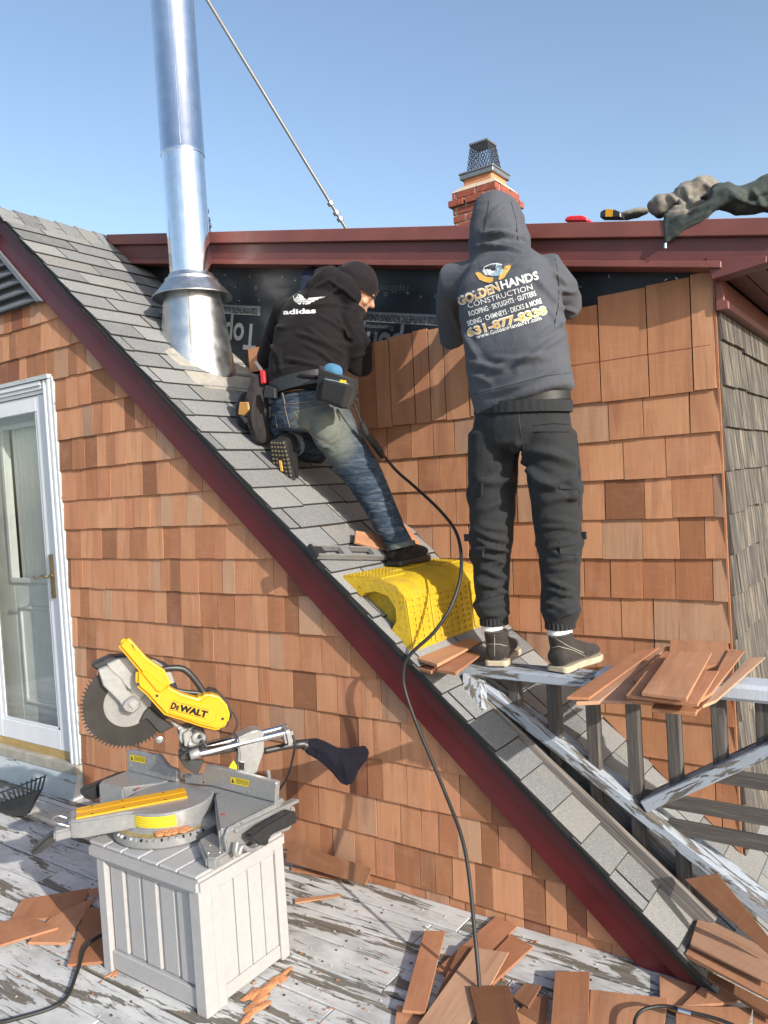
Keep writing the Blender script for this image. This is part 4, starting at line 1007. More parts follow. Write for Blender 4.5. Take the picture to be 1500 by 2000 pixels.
L0 = (p1-p0).length
for dd_e in (0, .0009):
  pe = p0+ux*dd_e
  lettering('D', pe, ux, uy, .017, M['ink'], arm, bold=.055, height=.0235)
  lettering('E', pe+ux*.0185, ux, uy, .0095, M['ink'], arm, bold=.055, height=.0165)
  lettering('WALT', pe+ux*.0295, ux, uy, L0-.0295, M['ink'], arm, bold=.055, height=.0235)
for k, off in ((-.0055, 0), (.0255, 0)): MB().add([p0+uy*k, p1+uy*k, p1+uy*(k+.0012), p0+uy*(k+.0012)], [(0, 1, 2, 3)]).build('underline', M['ink'], arm, recalc=False)
# operating handle: yellow D grip pointing up to the operator
hp = [sp(*q, .055) for q in C2([(520, 105), (545, 88), (585, 110), (700, 240), (830, 330), (878, 425), (875, 445), (805, 495), (770, 480), (650, 345), (495, 160), (492, 135)])]
MB().prism([p+E2*.022 for p in hp], -E2*.058).build('trigger_handle', M['yellow'], saw, bevel=.012, seg=3, smooth=50)
plate(C2([(588, 140), (600, 150), (612, 190), (600, 165)]), .080, .004, 'handle_slot', 'ink', .0)
plate(C2([(655, 350), (700, 335), (800, 425), (870, 440), (805, 500), (770, 490)]), .082, .010, 'handle_base', 'yellow', .004)
# black carry handle
MB().tube(smoothpath([sp(*q, .02) for q in C2([(800, 335), (850, 320), (930, 318), (985, 335), (1050, 400), (1120, 500)])], 5), .0115, 10).build('carry_handle', M['dkplastic'], saw, smooth=60)
MB().tube(smoothpath([sp(*q, .02) for q in C2([(860, 465), (920, 480), (1000, 495), (1070, 500), (1130, 520)])], 4), .008, 8).build('cable_guide', M['dkplastic'], saw, smooth=60)
# pivot casting
plate(C2([(860, 690), (930, 735), (990, 770), (1050, 745), (1000, 800), (960, 880), (935, 840), (940, 780), (880, 720)]), .02, .05, 'pivot_arm', 'alu', .004)
MB().lathe(sp(*C2([(1070, 830)])[0], .035), E2, [(-.05, .020), (0, .020), (.004, .016), (.005, .010)], 24).build('pivot_knuckle', M['alu'], saw, smooth=30)
plate(C2([(1000, 830), (1100, 790), (1140, 820), (1120, 880), (1010, 905), (985, 880)]), .03, .03, 'pivot_casting', 'alu', .004)
MB().beam(sp(*C2([(1098, 845)])[0], .045), sp(*C2([(1130, 890)])[0], .05), .012, .012).build('lock_lever', M['dkplastic'], saw, bevel=.003)
plate(C2([(925, 770), (1010, 735), (1120, 770), (1150, 850), (1110, 925), (1010, 955), (945, 930), (950, 860)]), .012, .05, 'pivot_housing', 'dkplastic', .006, seg=2)
plate(C2([(965, 800), (1010, 770), (1040, 800), (1010, 850), (1000, 900), (975, 890)]), .036, .02, 'pivot_link', 'alu', .003)
for q in ((1090, 822), (1020, 880), (940, 762)): MB().lathe(sp(*C2([q])[0], .052), E2, [(-.012, .006), (.002, .006), (.003, .003)], 12).build('bolt', M['chrome'] if q[0] < 1050 else M['ink'], saw)
# rails, clamp, carriage
for (a, b, o_, r) in (((1060, 950), (1725, 790), .035, .0105), ((1000, 930), (1725, 748), -.02, .0105)):
    A, B = sp(*C2([a])[0], o_), sp(*C2([b])[0], o_); MB().tube([A, B], .0125, 16).build('slide_rail', M['chrome'], saw, smooth=50)
A, B = sp(*C3([(235, 320)])[0], .035), sp(*C3([(300, 298)])[0], .035); MB().tube([A, B], .0175, 16).build('rail_end', M['alu'], saw, bevel=.002, smooth=50)
A, B = sp(*C3([(838, 188)])[0], .010), sp(*C3([(890, 172)])[0], .010); MB().box((A+B)/2, (.036, .105, .058), ((B-A).normalized(), E2, (B-A).normalized().cross(E2))).build('rail_clamp', M['alu'], saw, bevel=.010, seg=2)
A, B = sp(*C3([(165, 315)])[0], -.01), sp(*C3([(560, 250)])[0], -.01)
MB().beam(A, B, .03, .05, E2).build('carriage_tube', M['dkplastic'], saw, bevel=.004)
plate(C3([(545, 208), (640, 162), (690, 152), (722, 178), (720, 290), (668, 445), (552, 425), (556, 310)]), .045, .075, 'carriage_bracket', 'alu', .006, seg=2)
MB().lathe(sp(*C3([(660, 172)])[0], .015), (0, 0, 1), [(-.005, .010), (.004, .010)], 12).build('bracket_knob', M['dkplastic'], saw)
plate(C3([(560, 360), (592, 365), (590, 415), (565, 410)]), .05, .006, 'bracket_plate', 'chrome', .001)
plate(C3([(165, 340), (330, 350), (300, 415), (285, 445), (250, 430), (205, 400)]), .0, .012, 'dust_chute', 'dkplastic', .002)
MB().add([sp(*q, .03) for q in C3([(490, 395), (520, 350), (552, 400), (556, 415), (505, 410)])], [(0, 1, 2, 3, 4)]).build('warning_label', M['sticker'], saw, recalc=False)
# dust port and bag
A, B = sp(*C3([(720, 290)])[0], -.02), sp(*C3([(1010, 240)])[0], -.02)
MB().tube(smoothpath([A, sp(*C3([(850, 262)])[0], -.02), sp(*C3([(930, 248)])[0], -.02), B], 4), [.012]*8+[.017]*5, 14).build('dust_tube', M['dkplastic'], saw, smooth=50)
# base: fixed casting along X, turntable, mitre arm
zt = .555; zb0 = .4495
D_ = lambda L: [(100+x*.588, 1400+y*.588) for x, y in L]
trn = MB().lathe(T, (0, 0, 1), [(0, .192), (.008, .199), (.030, .199), (.038, .190), (.041, .172), (.044, .160), (.050, .152), (.098, .152), (.1025, .148)], 72).build('turntable', M['alu'], saw, smooth=30)
M['scale'] = plain('brass_scale', (.34, .27, .13), .5, .4, .35, 40)
v = []
for k in range(33):
    a = -2.5+2.4*k/32; d = Vector((math.cos(a), math.sin(a), 0)); v += [T+d*.1895+Vector((0, 0, .0388)), T+d*.168+Vector((0, 0, .0418))]
MB().add(v, [(2*k, 2*k+2, 2*k+3, 2*k+1) for k in range(32)]).build('mitre_scale', M['scale'], trn, recalc=False)
for k in range(22):
    a = -2.62+k*.118; d = Vector((math.cos(a), math.sin(a), 0)); MB().box(T+d*.1965+Vector((0, 0, .033)), (.007, .006, .008), (d, UZ.cross(d), UZ)).build('detent', M['chrome'] if k % 3 else M['ink'], trn)
m = MB()
P_ = lambda s, t, z: Vector((T.x, T.y, 0))+E1*s+E2*t+UZ*z
m.prism([P_(.08, .105, zt-.001), P_(.155, .072, zt-.001), P_(.30, .066, zt-.001), P_(.335, .045, zt-.001), P_(.335, -.045, zt-.001), P_(.30, -.066, zt-.001), P_(.155, -.072, zt-.001), P_(.08, -.105, zt-.001)], (0, 0, -.062)).build('mitre_arm', M['alu'], saw, bevel=.007, seg=2, smooth=50)
MB().prism([P_(.32, .046, .528), P_(.385, .034, .520), P_(.385, -.034, .520), P_(.32, -.046, .528)], (0, 0, -.034)).build('arm_nose', M['alu'], saw, bevel=.007, seg=2)
MB().tube(smoothpath([P_(.335, .034, .530), P_(.37, .034, .548), P_(.388, 0, .550), P_(.37, -.034, .548), P_(.335, -.034, .530)], 4), .003, 6).build('detent_loop', M['alu'], saw)
MB().prism([P_(.375, .020, .515), P_(.41, .020, .500), P_(.458, .018, .462), P_(.462, .016, .448), P_(.43, .020, .452), P_(.38, .020, .480)], -E2*.040).build('mitre_lever', M['dkplastic'], saw, bevel=.006, seg=2, smooth=50)
for t0, t1 in ((.002, .046), (-.046, -.002)):
    MB().prism([P_(-.055, t0, zt+.004), P_(.285, t0, zt+.004), P_(.312, t0+(.014 if t0 > 0 else .0), zt+.004), P_(.312, t1-(.0 if t0 > 0 else .014), zt+.004), P_(.285, t1, zt+.004), P_(-.055, t1, zt+.004)], (0, 0, -.006)).build('kerf_board', M['yellow'], saw, bevel=.001)
for s_ in (.02, .16, .26):
    for t_ in (.036, -.036): MB().lathe(P_(s_, t_, zt+.004), (0, 0, 1), [(-.001, .004), (.0006, .004)], 10).build('board_screw', M['ink'], saw)
# yellow warning sticker wrapped on the drum
st = MB(); v = []
for k in range(21):
    a = -2.02+1.45*k/20; d = Vector((math.cos(a), math.sin(a), 0)); v += [T+d*.1528+Vector((0, 0, .056)), T+d*.1528+Vector((0, 0, .094))]
st.add(v, [(2*k, 2*k+2, 2*k+3, 2*k+1) for k in range(20)]).build('warning_label', M['sticker'], trn, recalc=False)
M['label_grey'] = plain('label_grey', (.36, .29, .03), .5); M['label_red'] = plain('label_red', (.45, .05, .02), .5)
for j in range(4):
    v = []; z0 = .0605+j*.0085
    for k in range(19):
        a = -1.94+1.30*k/18; d = Vector((math.cos(a), math.sin(a), 0)); v += [T+d*.1533+Vector((0, 0, z0)), T+d*.1533+Vector((0, 0, z0+.0022))]
    MB().add(v, [(2*k, 2*k+2, 2*k+3, 2*k+1) for k in range(18)]).build('label_line', M['label_grey'], trn, recalc=False)
    d0_, d1_ = [Vector((math.cos(a), math.sin(a), 0)) for a in (-1.98, -1.86)]
    if j: MB().add([T+d0_*.1536+Vector((0, 0, z0+.003)), T+d1_*.1536+Vector((0, 0, z0+.003)), T+d1_*.1536+Vector((0, 0, z0+.0055)), T+d0_*.1536+Vector((0, 0, z0+.0055))], [(0, 1, 2, 3)]).build('label_line', M['label_red'], trn, recalc=False)
# caked sawdust on the ring and in the corner
q = MB()
for k in range(14):
    a = -.95+k*.045; d = Vector((math.cos(a), math.sin(a), 0)); q.ell(T+d*(.165+.02*math.sin(k*2.1))+Vector((0, 0, .046)), (.017+.006*math.sin(k*3.3), .014, .0035+.002*abs(math.sin(k*1.7))), None, 10, 6)
o_ = q.build('caked_sawdust', M['sawdust'], saw); o_['kind'] = 'stuff'
# wings: raised side tables
def wing(L, name='side_table', zl=.466): return MB().prism([Vector((x, y, zt-.003)) for x, y in L], (0, 0, -(zt-.003-zl))).build(name, M['alu'], saw, bevel=.007, seg=2)
wing([(-2.135, 1.965), (-2.13, 1.868), (-1.985, 1.745), (-1.895, 1.672), (-1.878, 1.69), (-1.878, 1.965)])
wing([(-2.40, 1.965), (-2.40, 1.86), (-2.50, 1.76), (-2.63, 1.745), (-2.645, 1.77), (-2.645, 1.965)])
MB().bx((-2.56, 1.90, .49), (-1.96, 1.99, zt-.006)).build('base_bridge', M['alu'], saw, bevel=.006)
ec = [at(*q_, 0, -1.862) for q_ in ((446, 1670), (440, 1640), (447, 1618), (480, 1600), (536, 1572), (560, 1570), (578, 1577), (577, 1595), (545, 1612), (500, 1638))]
MB().prism(ec, (-.014, 0, 0)).build('end_casting', M['alu'], saw, bevel=.004, seg=2)
MB().prism([Vector((-1.876, 1.70, .552)), Vector((-1.845, 1.70, .552)), Vector((-1.845, 2.0, .540)), Vector((-1.876, 2.0, .540))], (0, 0, -.012)).build('end_rim', M['alu'], saw, bevel=.003)
MB().prism([Vector((-2.02, 1.69, zb0+.001)), Vector((-1.895, 1.612, zb0+.001)), Vector((-1.862, 1.625, zb0+.001)), Vector((-1.862, 1.70, zb0+.001)), Vector((-2.02, 1.76, zb0+.001))], (0, 0, .036)).build('front_foot', M['alu'], saw, bevel=.007, seg=2)
MB().prism([Vector((-2.46, 1.72, zb0+.001)), Vector((-2.62, 1.70, zb0+.001)), Vector((-2.62, 1.80, zb0+.001)), Vector((-2.44, 1.80, zb0+.001))], (0, 0, .03)).build('front_foot', M['alu'], saw, bevel=.006)
for q_ in ((-1.915, 1.64), (-1.885, 1.66), (-1.95, 1.68)): MB().lathe((q_[0], q_[1], zb0+.037), (0, 0, 1), [(-.002, .005), (.002, .004)], 8).build('bolt', M['chrome'], saw)
for q_ in ((470, 1604), (506, 1590), (566, 1574), (530, 1601)): MB().lathe(at(*q_, 0, -1.8615)+Vector((0, 0, -.008)), (1, 0, 0), [(-.002, .004), (.003, .004)], 10).build('bolt', M['chrome'], saw)
# carrying grips on both ends
gp = [at(*q_, 0, -1.835) for q_ in D_([(640, 388), (690, 352), (740, 325), (770, 306), (795, 310), (798, 345), (770, 362), (722, 382), (706, 395), (700, 424), (668, 418), (645, 405)])]
MB().prism(gp, (.030, 0, 0)).build('grip', M['dkplastic'], saw, bevel=.006, seg=2, smooth=50)
MB().tube(smoothpath([at(*q_, 0, -1.828) for q_ in D_([(618, 415), (612, 450), (622, 458), (635, 430), (660, 442), (690, 432), (720, 395), (750, 378), (785, 370), (797, 345)])], 5), .0075, 10).build('side_handle', M['alu'], saw, smooth=60)
gl2 = [at(*q_, 0, -2.665) for q_ in ((163, 1550), (166, 1540), (200, 1526), (238, 1510), (254, 1507), (256, 1529), (232, 1535), (200, 1553), (190, 1563), (174, 1561))]
MB().prism(gl2, (-.032, 0, 0)).build('grip', M['dkplastic'], saw, bevel=.006, seg=2, smooth=50)
MB().tube([at(196, 1555, 0, -2.66), at(202, 1572, 0, -2.655)], .008, 10).build('side_handle', M['alu'], saw, smooth=60)
for q_ in ((270, 1540), (436, 1590)):
    c = at(*q_, 2, zt-.002); MB().lathe(c, (0, 0, 1), [(0, .008), (.0006, .008)], 16).build('stamp', M['label_red'], saw)
# fences
yf_ = 1.885
def fpoly(L, name='fence', y=yf_): return MB().prism([at(*q, 1, y) for q in L], (0, .020, 0)).build(name, M['alu'], saw, bevel=.003)
fpoly(C4([(700, 62), (745, 58), (895, 90), (930, 90), (1000, 180), (1060, 200), (1072, 225), (1068, 295), (705, 207)]))
fpoly(C4([(1125, 235), (1165, 240), (1245, 240), (1270, 215), (1280, 170), (1320, 172), (1500, 215), (1790, 290), (1800, 300), (1790, 440), (1320, 318), (1128, 300)]))
fpoly(C4([(730, 214), (1065, 296), (1065, 345), (900, 310), (735, 265)]), 'fence_base', 1.892)
fpoly(C4([(1185, 325), (1320, 322), (1790, 440), (1790, 490), (1360, 380), (1190, 350)]), 'fence_base', 1.892)
def label(L, y=yf_-.0012):
    MB().add([at(*q, 1, y) for q in L], [(0, 1, 2, 3)]).build('warning_label', M['sticker'], saw, recalc=False)
    c = [at(*q, 1, y-.0006) for q in L]; u = c[1]-c[0]; w = c[3]-c[0]
    MB().add([c[0]+u*.05+w*.8, c[0]+u*.2+w*.85, c[0]+u*.12+w*.15], [(0, 1, 2)]).build('warning_mark', M['ink'], saw, recalc=False)
    for j in range(4): a = c[0]+u*.28+w*(.18+.18*j); MB().add([a, a+u*.66, a+u*.66+w*.06, a+w*.06], [(0, 1, 2, 3)]).build('label_line', M['ink'], saw, recalc=False)
label(C4([(727, 88), (838, 108), (836, 155), (727, 133)])); label([(450, 1517), (487, 1524), (485, 1537), (450, 1530)])
for q in C4([(738, 168), (1012, 230), (1270, 288)])+C3([(328, 490), (618, 556)]): MB().lathe(at(*q, 1, yf_), (0, -1, 0), [(-.002, .004), (.0015, .004)], 12).build('fence_screw', M['chrome'], saw)
# star knob behind the right fence
kc = at(*C3([(755, 495)])[0], 1, 1.97); MB().tube([kc, kc+Vector((-.07, -.03, -.01))], .009, 10).build('knob_shaft', M['alu'], saw)
for a in (1.45, -.55, -1.6, 2.9):
    MB().beam(kc, kc+Vector((.25*math.cos(a), -.1, math.sin(a)))*.045, .014, .012, (1, 0, 0)).build('knob_arm', M['alu'], saw, bevel=.003)
# saw cable
MB().tube(smoothpath([sp(*C2([(1330, 640)])[0], .03), sp(*C2([(1365, 720)])[0], .04), sp(*C2([(1320, 810)])[0], .045), sp(*C2([(1200, 850)])[0], .045), sp(*C2([(1080, 880)])[0], .05), sp(*C3([(190, 315)])[0], .05)], 6), .0035, 8).build('power_lead', M['black'], saw, smooth=60)
MB().tube(smoothpath([at(*q, 1, 2.02) for q in C3([(905, 185), (920, 250), (905, 340), (880, 440), (820, 540), (765, 620), (740, 650)])], 5), .0042, 8).build('power_lead', M['black'], saw, smooth=60)
# ------------------------------------------------------------------ soft shapes: limbs joined, remeshed into one skin, smoothed, creased
def organic(name, mb, voxel, sm, mat, parent, creases=(), ripple=None, cut=None):
    me = bpy.data.meshes.new('tmp'); me.from_pydata([tuple(p) for p in mb.v], [], mb.f)
    bm = bmesh.new(); bm.from_mesh(me); bmesh.ops.recalc_face_normals(bm, faces=bm.faces); bm.to_mesh(me); bm.free()
    o = bpy.data.objects.new('tmp', me); COL.objects.link(o)
    r = o.modifiers.new('r', 'REMESH'); r.mode = 'VOXEL'; r.voxel_size = voxel
    s = o.modifiers.new('s', 'SMOOTH'); s.factor = .5; s.iterations = sm
    dg = bpy.context.evaluated_depsgraph_get(); me2 = bpy.data.meshes.new_from_object(o.evaluated_get(dg))
    bpy.data.objects.remove(o); bpy.data.meshes.remove(me)
    n = len(me2.vertices); V = np.empty(n*3, 'f'); me2.vertices.foreach_get('co', V); V = V.reshape(-1, 3).astype('d')
    Nn = np.empty(n*3, 'f'); me2.vertices.foreach_get('normal', Nn); Nn = Nn.reshape(-1, 3).astype('d')
    D = np.zeros(n)
    tree = BVHTree.FromPolygons([tuple(v) for v in V], [tuple(p.vertices) for p in me2.polygons]) if creases else None
    for x0, y0, x1, y1, w, amp in creases:           # a crease follows the cloth between two sighted points
        K_n = 9; hits = []
        bow = random.uniform(-.10, .10)
        for i in range(K_n):
            t = i/(K_n-1); ox = bow*math.sin(math.pi*t)
            d = ray(x0+(x1-x0)*t-(y1-y0)*ox, y0+(y1-y0)*t+(x1-x0)*ox).normalized(); q = tree.ray_cast(EYE, d)[0]
            if q is not None: hits.append((t, np.array(q)))
        best = np.full(n, 1e9); bt_ = np.zeros(n)
        for (ta, a), (tb_, b) in zip(hits[:-1], hits[1:]):
            ab = b-a
            if ab@ab > .01: continue
            t = np.clip(((V-a)@ab)/(ab@ab+1e-12), 0, 1); q = a+t[:, None]*ab; d2 = ((V-q)**2).sum(1)
            c = d2 < best; best[c] = d2[c]; bt_[c] = (ta+(tb_-ta)*t)[c]
        d2 = best/(w*w); c = d2 < 12
        D[c] += (amp*(1-1.2*d2)*np.exp(-d2)*np.sin(np.pi*np.clip(bt_*.9+.05, 0, 1))**.6)[c]
    if ripple:
        for i in range(n): D[i] += ripple(V[i])
    V += Nn*D[:, None]
    me2.vertices.foreach_set('co', V.astype('f').ravel()); me2.update()
    me2.name = name; me2.shade_smooth(); me2.materials.clear(); me2.materials.append(mat)
    org = Vector(V.mean(0)); me2.transform(Matrix.Translation(-org))
    ob = bpy.data.objects.new(name, me2); COL.objects.link(ob); WL[ob.name] = org
    if parent: ob.parent = parent; ob.location = org-wloc(parent)
    else: ob.location = org
    return ob
def wr(scale, amp, st=(1, 1, 1), seed=0):
    return lambda p: amp*(noise.noise((p[0]*scale*st[0]+seed, p[1]*scale*st[1], p[2]*scale*st[2]))+.5*noise.noise((p[0]*scale*2.1*st[0], p[1]*2.1*scale*st[1]+seed, p[2]*scale*2.1*st[2])))
def add_hand(m, w, d, side, curl=.35, L=.175):
    """palm and five bent fingers; d along the hand, side towards the thumb"""
    w = Vector(w); d = Vector(d).normalized(); side = Vector(side); side = (side-d*side.dot(d)).normalized(); nrm = side.cross(d)
    m.loft([w, w+d*.045, w+d*.088], [(.028, .019), (.039, .017), (.040, .014)], side, 14)
    for k, (o, l) in enumerate(((.030, .072), (.010, .082), (-.010, .076), (-.030, .060))):
        b = w+d*.082+side*o; p1 = b+d*l*.45-nrm*l*.08; p2 = p1+(d*(1-curl)-nrm*curl).normalized()*l*.3; p3 = p2+(d*(1-curl*1.8)-nrm*curl*1.6).normalized()*l*.27
        m.loft([b-d*.02, b, p1, p2, p3], [(.0095, .0095)]*3+[(.0088, .0088), (.0075, .0075)], side, 10)
    b = w+d*.022+side*.026; p1 = b+(side*.8+d*.7).normalized()*.040; p2 = p1+(side*.25+d-nrm*.3).normalized()*.030
    m.loft([b-side*.012, b, p1, p2], [(.013, .012), (.012, .012), (.011, .011), (.009, .009)], nrm, 10)
def add_head(m, c, f, up):
    """head centre, facing, up: skull, jaw, brow, nose, lips, ears"""
    c = Vector(c); f = Vector(f).normalized(); up = Vector(up); up = (up-f*up.dot(f)).normalized(); r = f.cross(up)
    A = (r, f, up)
    m.ell(c+up*.02, (.077, .097, .092), A); m.ell(c+f*.028-up*.055, (.055, .065, .062), A); m.ell(c+f*.075-up*.092, (.022, .02, .018), A)
    m.ell(c+f*.084+up*.018, (.05, .014, .012), A); m.loft([c+f*.085+up*.008, c+f*.108-up*.028], [(.008, .009), (.014, .014)], r, 10)
    for s in (-1, 1):
        m.ell(c+r*s*.078-f*.005-up*.008, (.010, .02, .032), A); m.ell(c+f*.068-up*.030+r*s*.038, (.022, .018, .018), A)
        m.ell(c+f*.079+up*.002+r*s*.031, (.013, .010, .008), A)
    m.ell(c+f*.088-up*.060, (.024, .012, .006), A); m.ell(c+f*.087-up*.071, (.020, .012, .007), A)
M['skin'] = plain('skin', (.50, .27, .18), .5, var=.08, scale=20)
def shoe(name, heel, d, up, L, Wd, hshaft, mu, ms, parent, sole_h=.026, lace=False, sole_detail=False):
    heel = Vector(heel); d = Vector(d).normalized(); up = Vector(up); up = (up-d*up.dot(d)).normalized(); s = d.cross(up)
    root = None
    m = MB(); pts = []
    prof = [(0.0, .30), (.03, .40), (.12, .44), (.30, .40), (.45, .40), (.62, .48), (.78, .52), (.90, .42), (.97, .25), (1.0, .08)]
    ring = [(a, b) for a, b in prof]+[(a, -b) for a, b in prof[::-1]]
    m.prism([heel+d*a*L+s*b*Wd for a, b in ring], up*sole_h)
    so = m.build(name+'_sole', ms, parent, bevel=.004)
    u = MB()
    u.loft([heel+d*.05*L+up*(sole_h+.030), heel+d*.35*L+up*(sole_h+.036), heel+d*.62*L+up*(sole_h+.026), heel+d*.86*L+up*(sole_h+.018)],
           [(Wd*.40, .036), (Wd*.41, .042), (Wd*.46, .032), (Wd*.40, .024)], s, 16)
    u.loft([heel+d*.16*L+up*(sole_h+.02), heel+d*.17*L+up*(sole_h+hshaft*.55), heel+d*.15*L+up*(sole_h+hshaft)], [(Wd*.42, L*.17), (Wd*.40, L*.155), (Wd*.43, L*.165)], s, 18, 0)
    u.loft([heel+d*.30*L+up*(sole_h+hshaft*.55), heel+d*.62*L+up*(sole_h+.035)], [(Wd*.33, .035), (Wd*.36, .025)], s, 14)
    up_o = organic(name, u, .0065, 4, mu, parent, ripple=wr(30, .0015))
    return so, up_o, (heel, d, up, s)

# ------------------------------------------------------------------ worker standing on the railing cap, grey hoodie
p2 = thing('person', 'worker in grey lettered hoodie, hood up, and dark cargo trousers standing on the railing', 'person', (-1.25, 2.72, .90))
J = lambda x, y, Y: at(x, y, 1, Y)
M['hood_grey'] = cloth('grey_fleece', (.075, .082, .10), .12); M['trouser'] = cloth('charcoal_trouser', (.024, .026, .029), .15, fuzz=.05)
M['boot'] = cloth('boot_leather', (.035, .030, .027), .2, .7, .1); M['sole_beige'] = plain('beige_sole', (.42, .36, .26), .7); M['sock'] = plain('white_sock', (.72, .72, .74), .9)
hd = J(970, 442, 2.93)
sh = {-1: J(886, 552, 2.84), 1: J(1078, 540, 2.86)}; el = {-1: J(884, 655, 3.00), 1: J(1106, 592, 3.02)}; wr_ = {-1: J(935, 610, 3.13), 1: J(1052, 590, 3.13)}
hip = {-1: J(968, 868, 2.73), 1: J(1072, 868, 2.73)}; kn = {-1: J(958, 1050, 2.69), 1: J(1092, 1055, 2.74)}; an = {-1: J(964, 1222, 2.70), 1: J(1094, 1228, 2.70)}
pel = J(1020, 835, 2.73); che = J(998, 620, 2.79); nk = J(980, 510, 2.88)
b = MB(); add_head(b, hd, (0, 1, -.05), (0, 0, 1))
b.loft([nk-Vector((0, 0, .03)), hd-Vector((0, .01, .03))], [(.055, .055), (.055, .058)])
b.loft([pel, J(1010, 740, 2.73), che, J(988, 545, 2.84)], [(.155, .11), (.14, .10), (.165, .11), (.13, .08)])
for s in (-1, 1):
    b.loft([sh[s], el[s], wr_[s]], [(.048, .048), (.038, .038), (.026, .022)]); add_hand(b, wr_[s], (0.1*-s, .25, .9), (-s, 0, 0), .15)
    b.loft([hip[s], kn[s], an[s]], [(.078, .078), (.052, .055), (.034, .036)])
body2 = organic('body', b, .0075, 3, M['skin'], p2)
h = MB()
h.loft([J(1026, 786, 2.725), J(1014, 742, 2.725), J(1010, 700, 2.73), J(1004, 650, 2.75), J(996, 600, 2.775), J(988, 560, 2.81), J(982, 530, 2.84), J(977, 505, 2.865)],
       [(.188, .135), (.193, .14), (.192, .138), (.190, .138), (.196, .14), (.186, .13), (.150, .11), (.10, .09)], n=32, caps=.10, sq=.72)
h.loft([J(978, 515, 2.85), J(976, 490, 2.87), J(975, 470, 2.885), J(972, 440, 2.905), J(970, 415, 2.915), J(969, 397, 2.92)],
       [(.115, .10), (.118, .105), (.113, .12), (.101, .13), (.086, .12), (.072, .10)], n=24, caps=.14, sq=.85)
h.loft([J(945, 505, 2.83), J(975, 497, 2.80), J(1015, 500, 2.83)], [(.03, .028), (.034, .03), (.03, .028)], side=(0, 0, 1))
for s in (-1, 1):
    h.loft([J(985, 545, 2.83), sh[s], sh[s]*.5+el[s]*.5, el[s], el[s]*.5+wr_[s]*.5, wr_[s]], [(.09, .08), (.082, .082), (.074, .074), (.068, .066), (.058, .058), (.045, .045)], side=(0, 0, 1) if s < 0 else (0, 0, 1), n=20)
def BK(x, y, Y=2.62): return J(x, y, Y)
def CR_(l, Y=2.63): return list(l)
fold2 = CR_([(925, 745, 1075, 700, .014, .010), (935, 770, 1090, 715, .013, .009), (1010, 720, 1105, 650, .015, .011), (960, 700, 1085, 688, .012, .007), (905, 705, 985, 722, .014, .010), (910, 735, 960, 750, .013, .009), (900, 640, 935, 700, .016, .009),
             (1040, 530, 1098, 600, .015, .010), (1060, 520, 1110, 560, .012, .007), (890, 590, 940, 570, .018, .007), (925, 480, 1020, 492, .010, .012), (935, 470, 1000, 455, .014, .010), (1000, 455, 1030, 480, .012, .009),
             (950, 430, 985, 400, .014, .010), (1010, 400, 1022, 460, .01, .009), (940, 455, 1020, 470, .013, .013), (930, 488, 990, 470, .012, .010), (1070, 600, 1100, 640, .014, .009), (1050, 660, 1110, 620, .012, .008), (880, 600, 900, 650, .012, .009), (1085, 560, 1128, 570, .010, .009), (1085, 600, 1125, 610, .010, .008), (940, 520, 1040, 505, .012, .006)], 2.66)
hood2 = organic('hoodie', h, .0085, 5, M['hood_grey'], p2, [(a, b_, c, d, w*1.15, am*1.35) for a, b_, c, d, w, am in fold2], wr(7, .007, (1, 1, 1.6), 3))
# hem band
def band(name, pts, rad, mat, parent, hgt=None, ribs=0, n=40):
    m = MB(); m.loft(pts, rad, n=n, caps=0)
    return m.build(name, mat, parent, smooth=60)
t = MB()
t.loft([J(1020, 800, 2.725), J(1019, 830, 2.73), J(1018, 862, 2.735)], [(.180, .125), (.192, .135), (.185, .14)], n=28, caps=.2)
for s, L in ((-1, [(966, 850, 2.73, .098, .12), (962, 930, 2.715, .092, .105), (962, 1000, 2.70, .085, .095), (960, 1055, 2.69, .080, .088), (959, 1110, 2.70, .068, .080), (960, 1160, 2.70, .062, .072), (962, 1195, 2.70, .066, .066), (965, 1212, 2.70, .050, .052)]),
             (1, [(1072, 850, 2.73, .100, .12), (1082, 930, 2.72, .097, .105), (1088, 1000, 2.715, .090, .095), (1092, 1055, 2.71, .084, .088), (1094, 1110, 2.71, .074, .082), (1094, 1160, 2.705, .070, .075), (1094, 1200, 2.70, .070, .068), (1094, 1220, 2.70, .054, .055)])):
    t.loft([J(a, b_, c) for a, b_, c, _, _ in L], [(r1, r2) for *_, r1, r2 in L], n=22, caps=.25)
for x, y, Y, r in ((1122, 952, 2.69, (.030, .048, .050)), (928, 968, 2.68, (.028, .048, .050)), (1122, 1082, 2.70, (.024, .042, .040)), (928, 1085, 2.68, (.022, .042, .038)), (958, 1182, 2.69, (.072, .074, .030)), (1094, 1190, 2.69, (.076, .078, .030)), (1094, 1060, 2.71, (.090, .092, .045)), (957, 1050, 2.69, (.086, .090, .045))):
    t.ell(J(x, y, Y), r)
rs = random.Random(5); ft = []
def cr2(a, b_, c, d, w, am, Y=2.62): ft.append((a, b_, c, d, w, am))
for (x0, x1, ys) in ((925, 1000, range(1030, 1205, 15)), (1055, 1130, range(1020, 1215, 15))):
    for yv in ys:
        tl = rs.uniform(-14, 14); a = rs.uniform(0, 18); cr2(x0+a, yv-tl, x1-rs.uniform(0, 18), yv+tl, rs.uniform(.010, .016), rs.uniform(.012, .022))
for q in ((925, 960, 990, 905), (930, 1000, 985, 975), (1015, 900, 1100, 960), (1020, 880, 1120, 905), (1045, 940, 1120, 930), (1050, 985, 1130, 970), (1010, 870, 990, 935), (1028, 880, 1030, 940), (1000, 930, 935, 940)): cr2(*q, .022, .022)
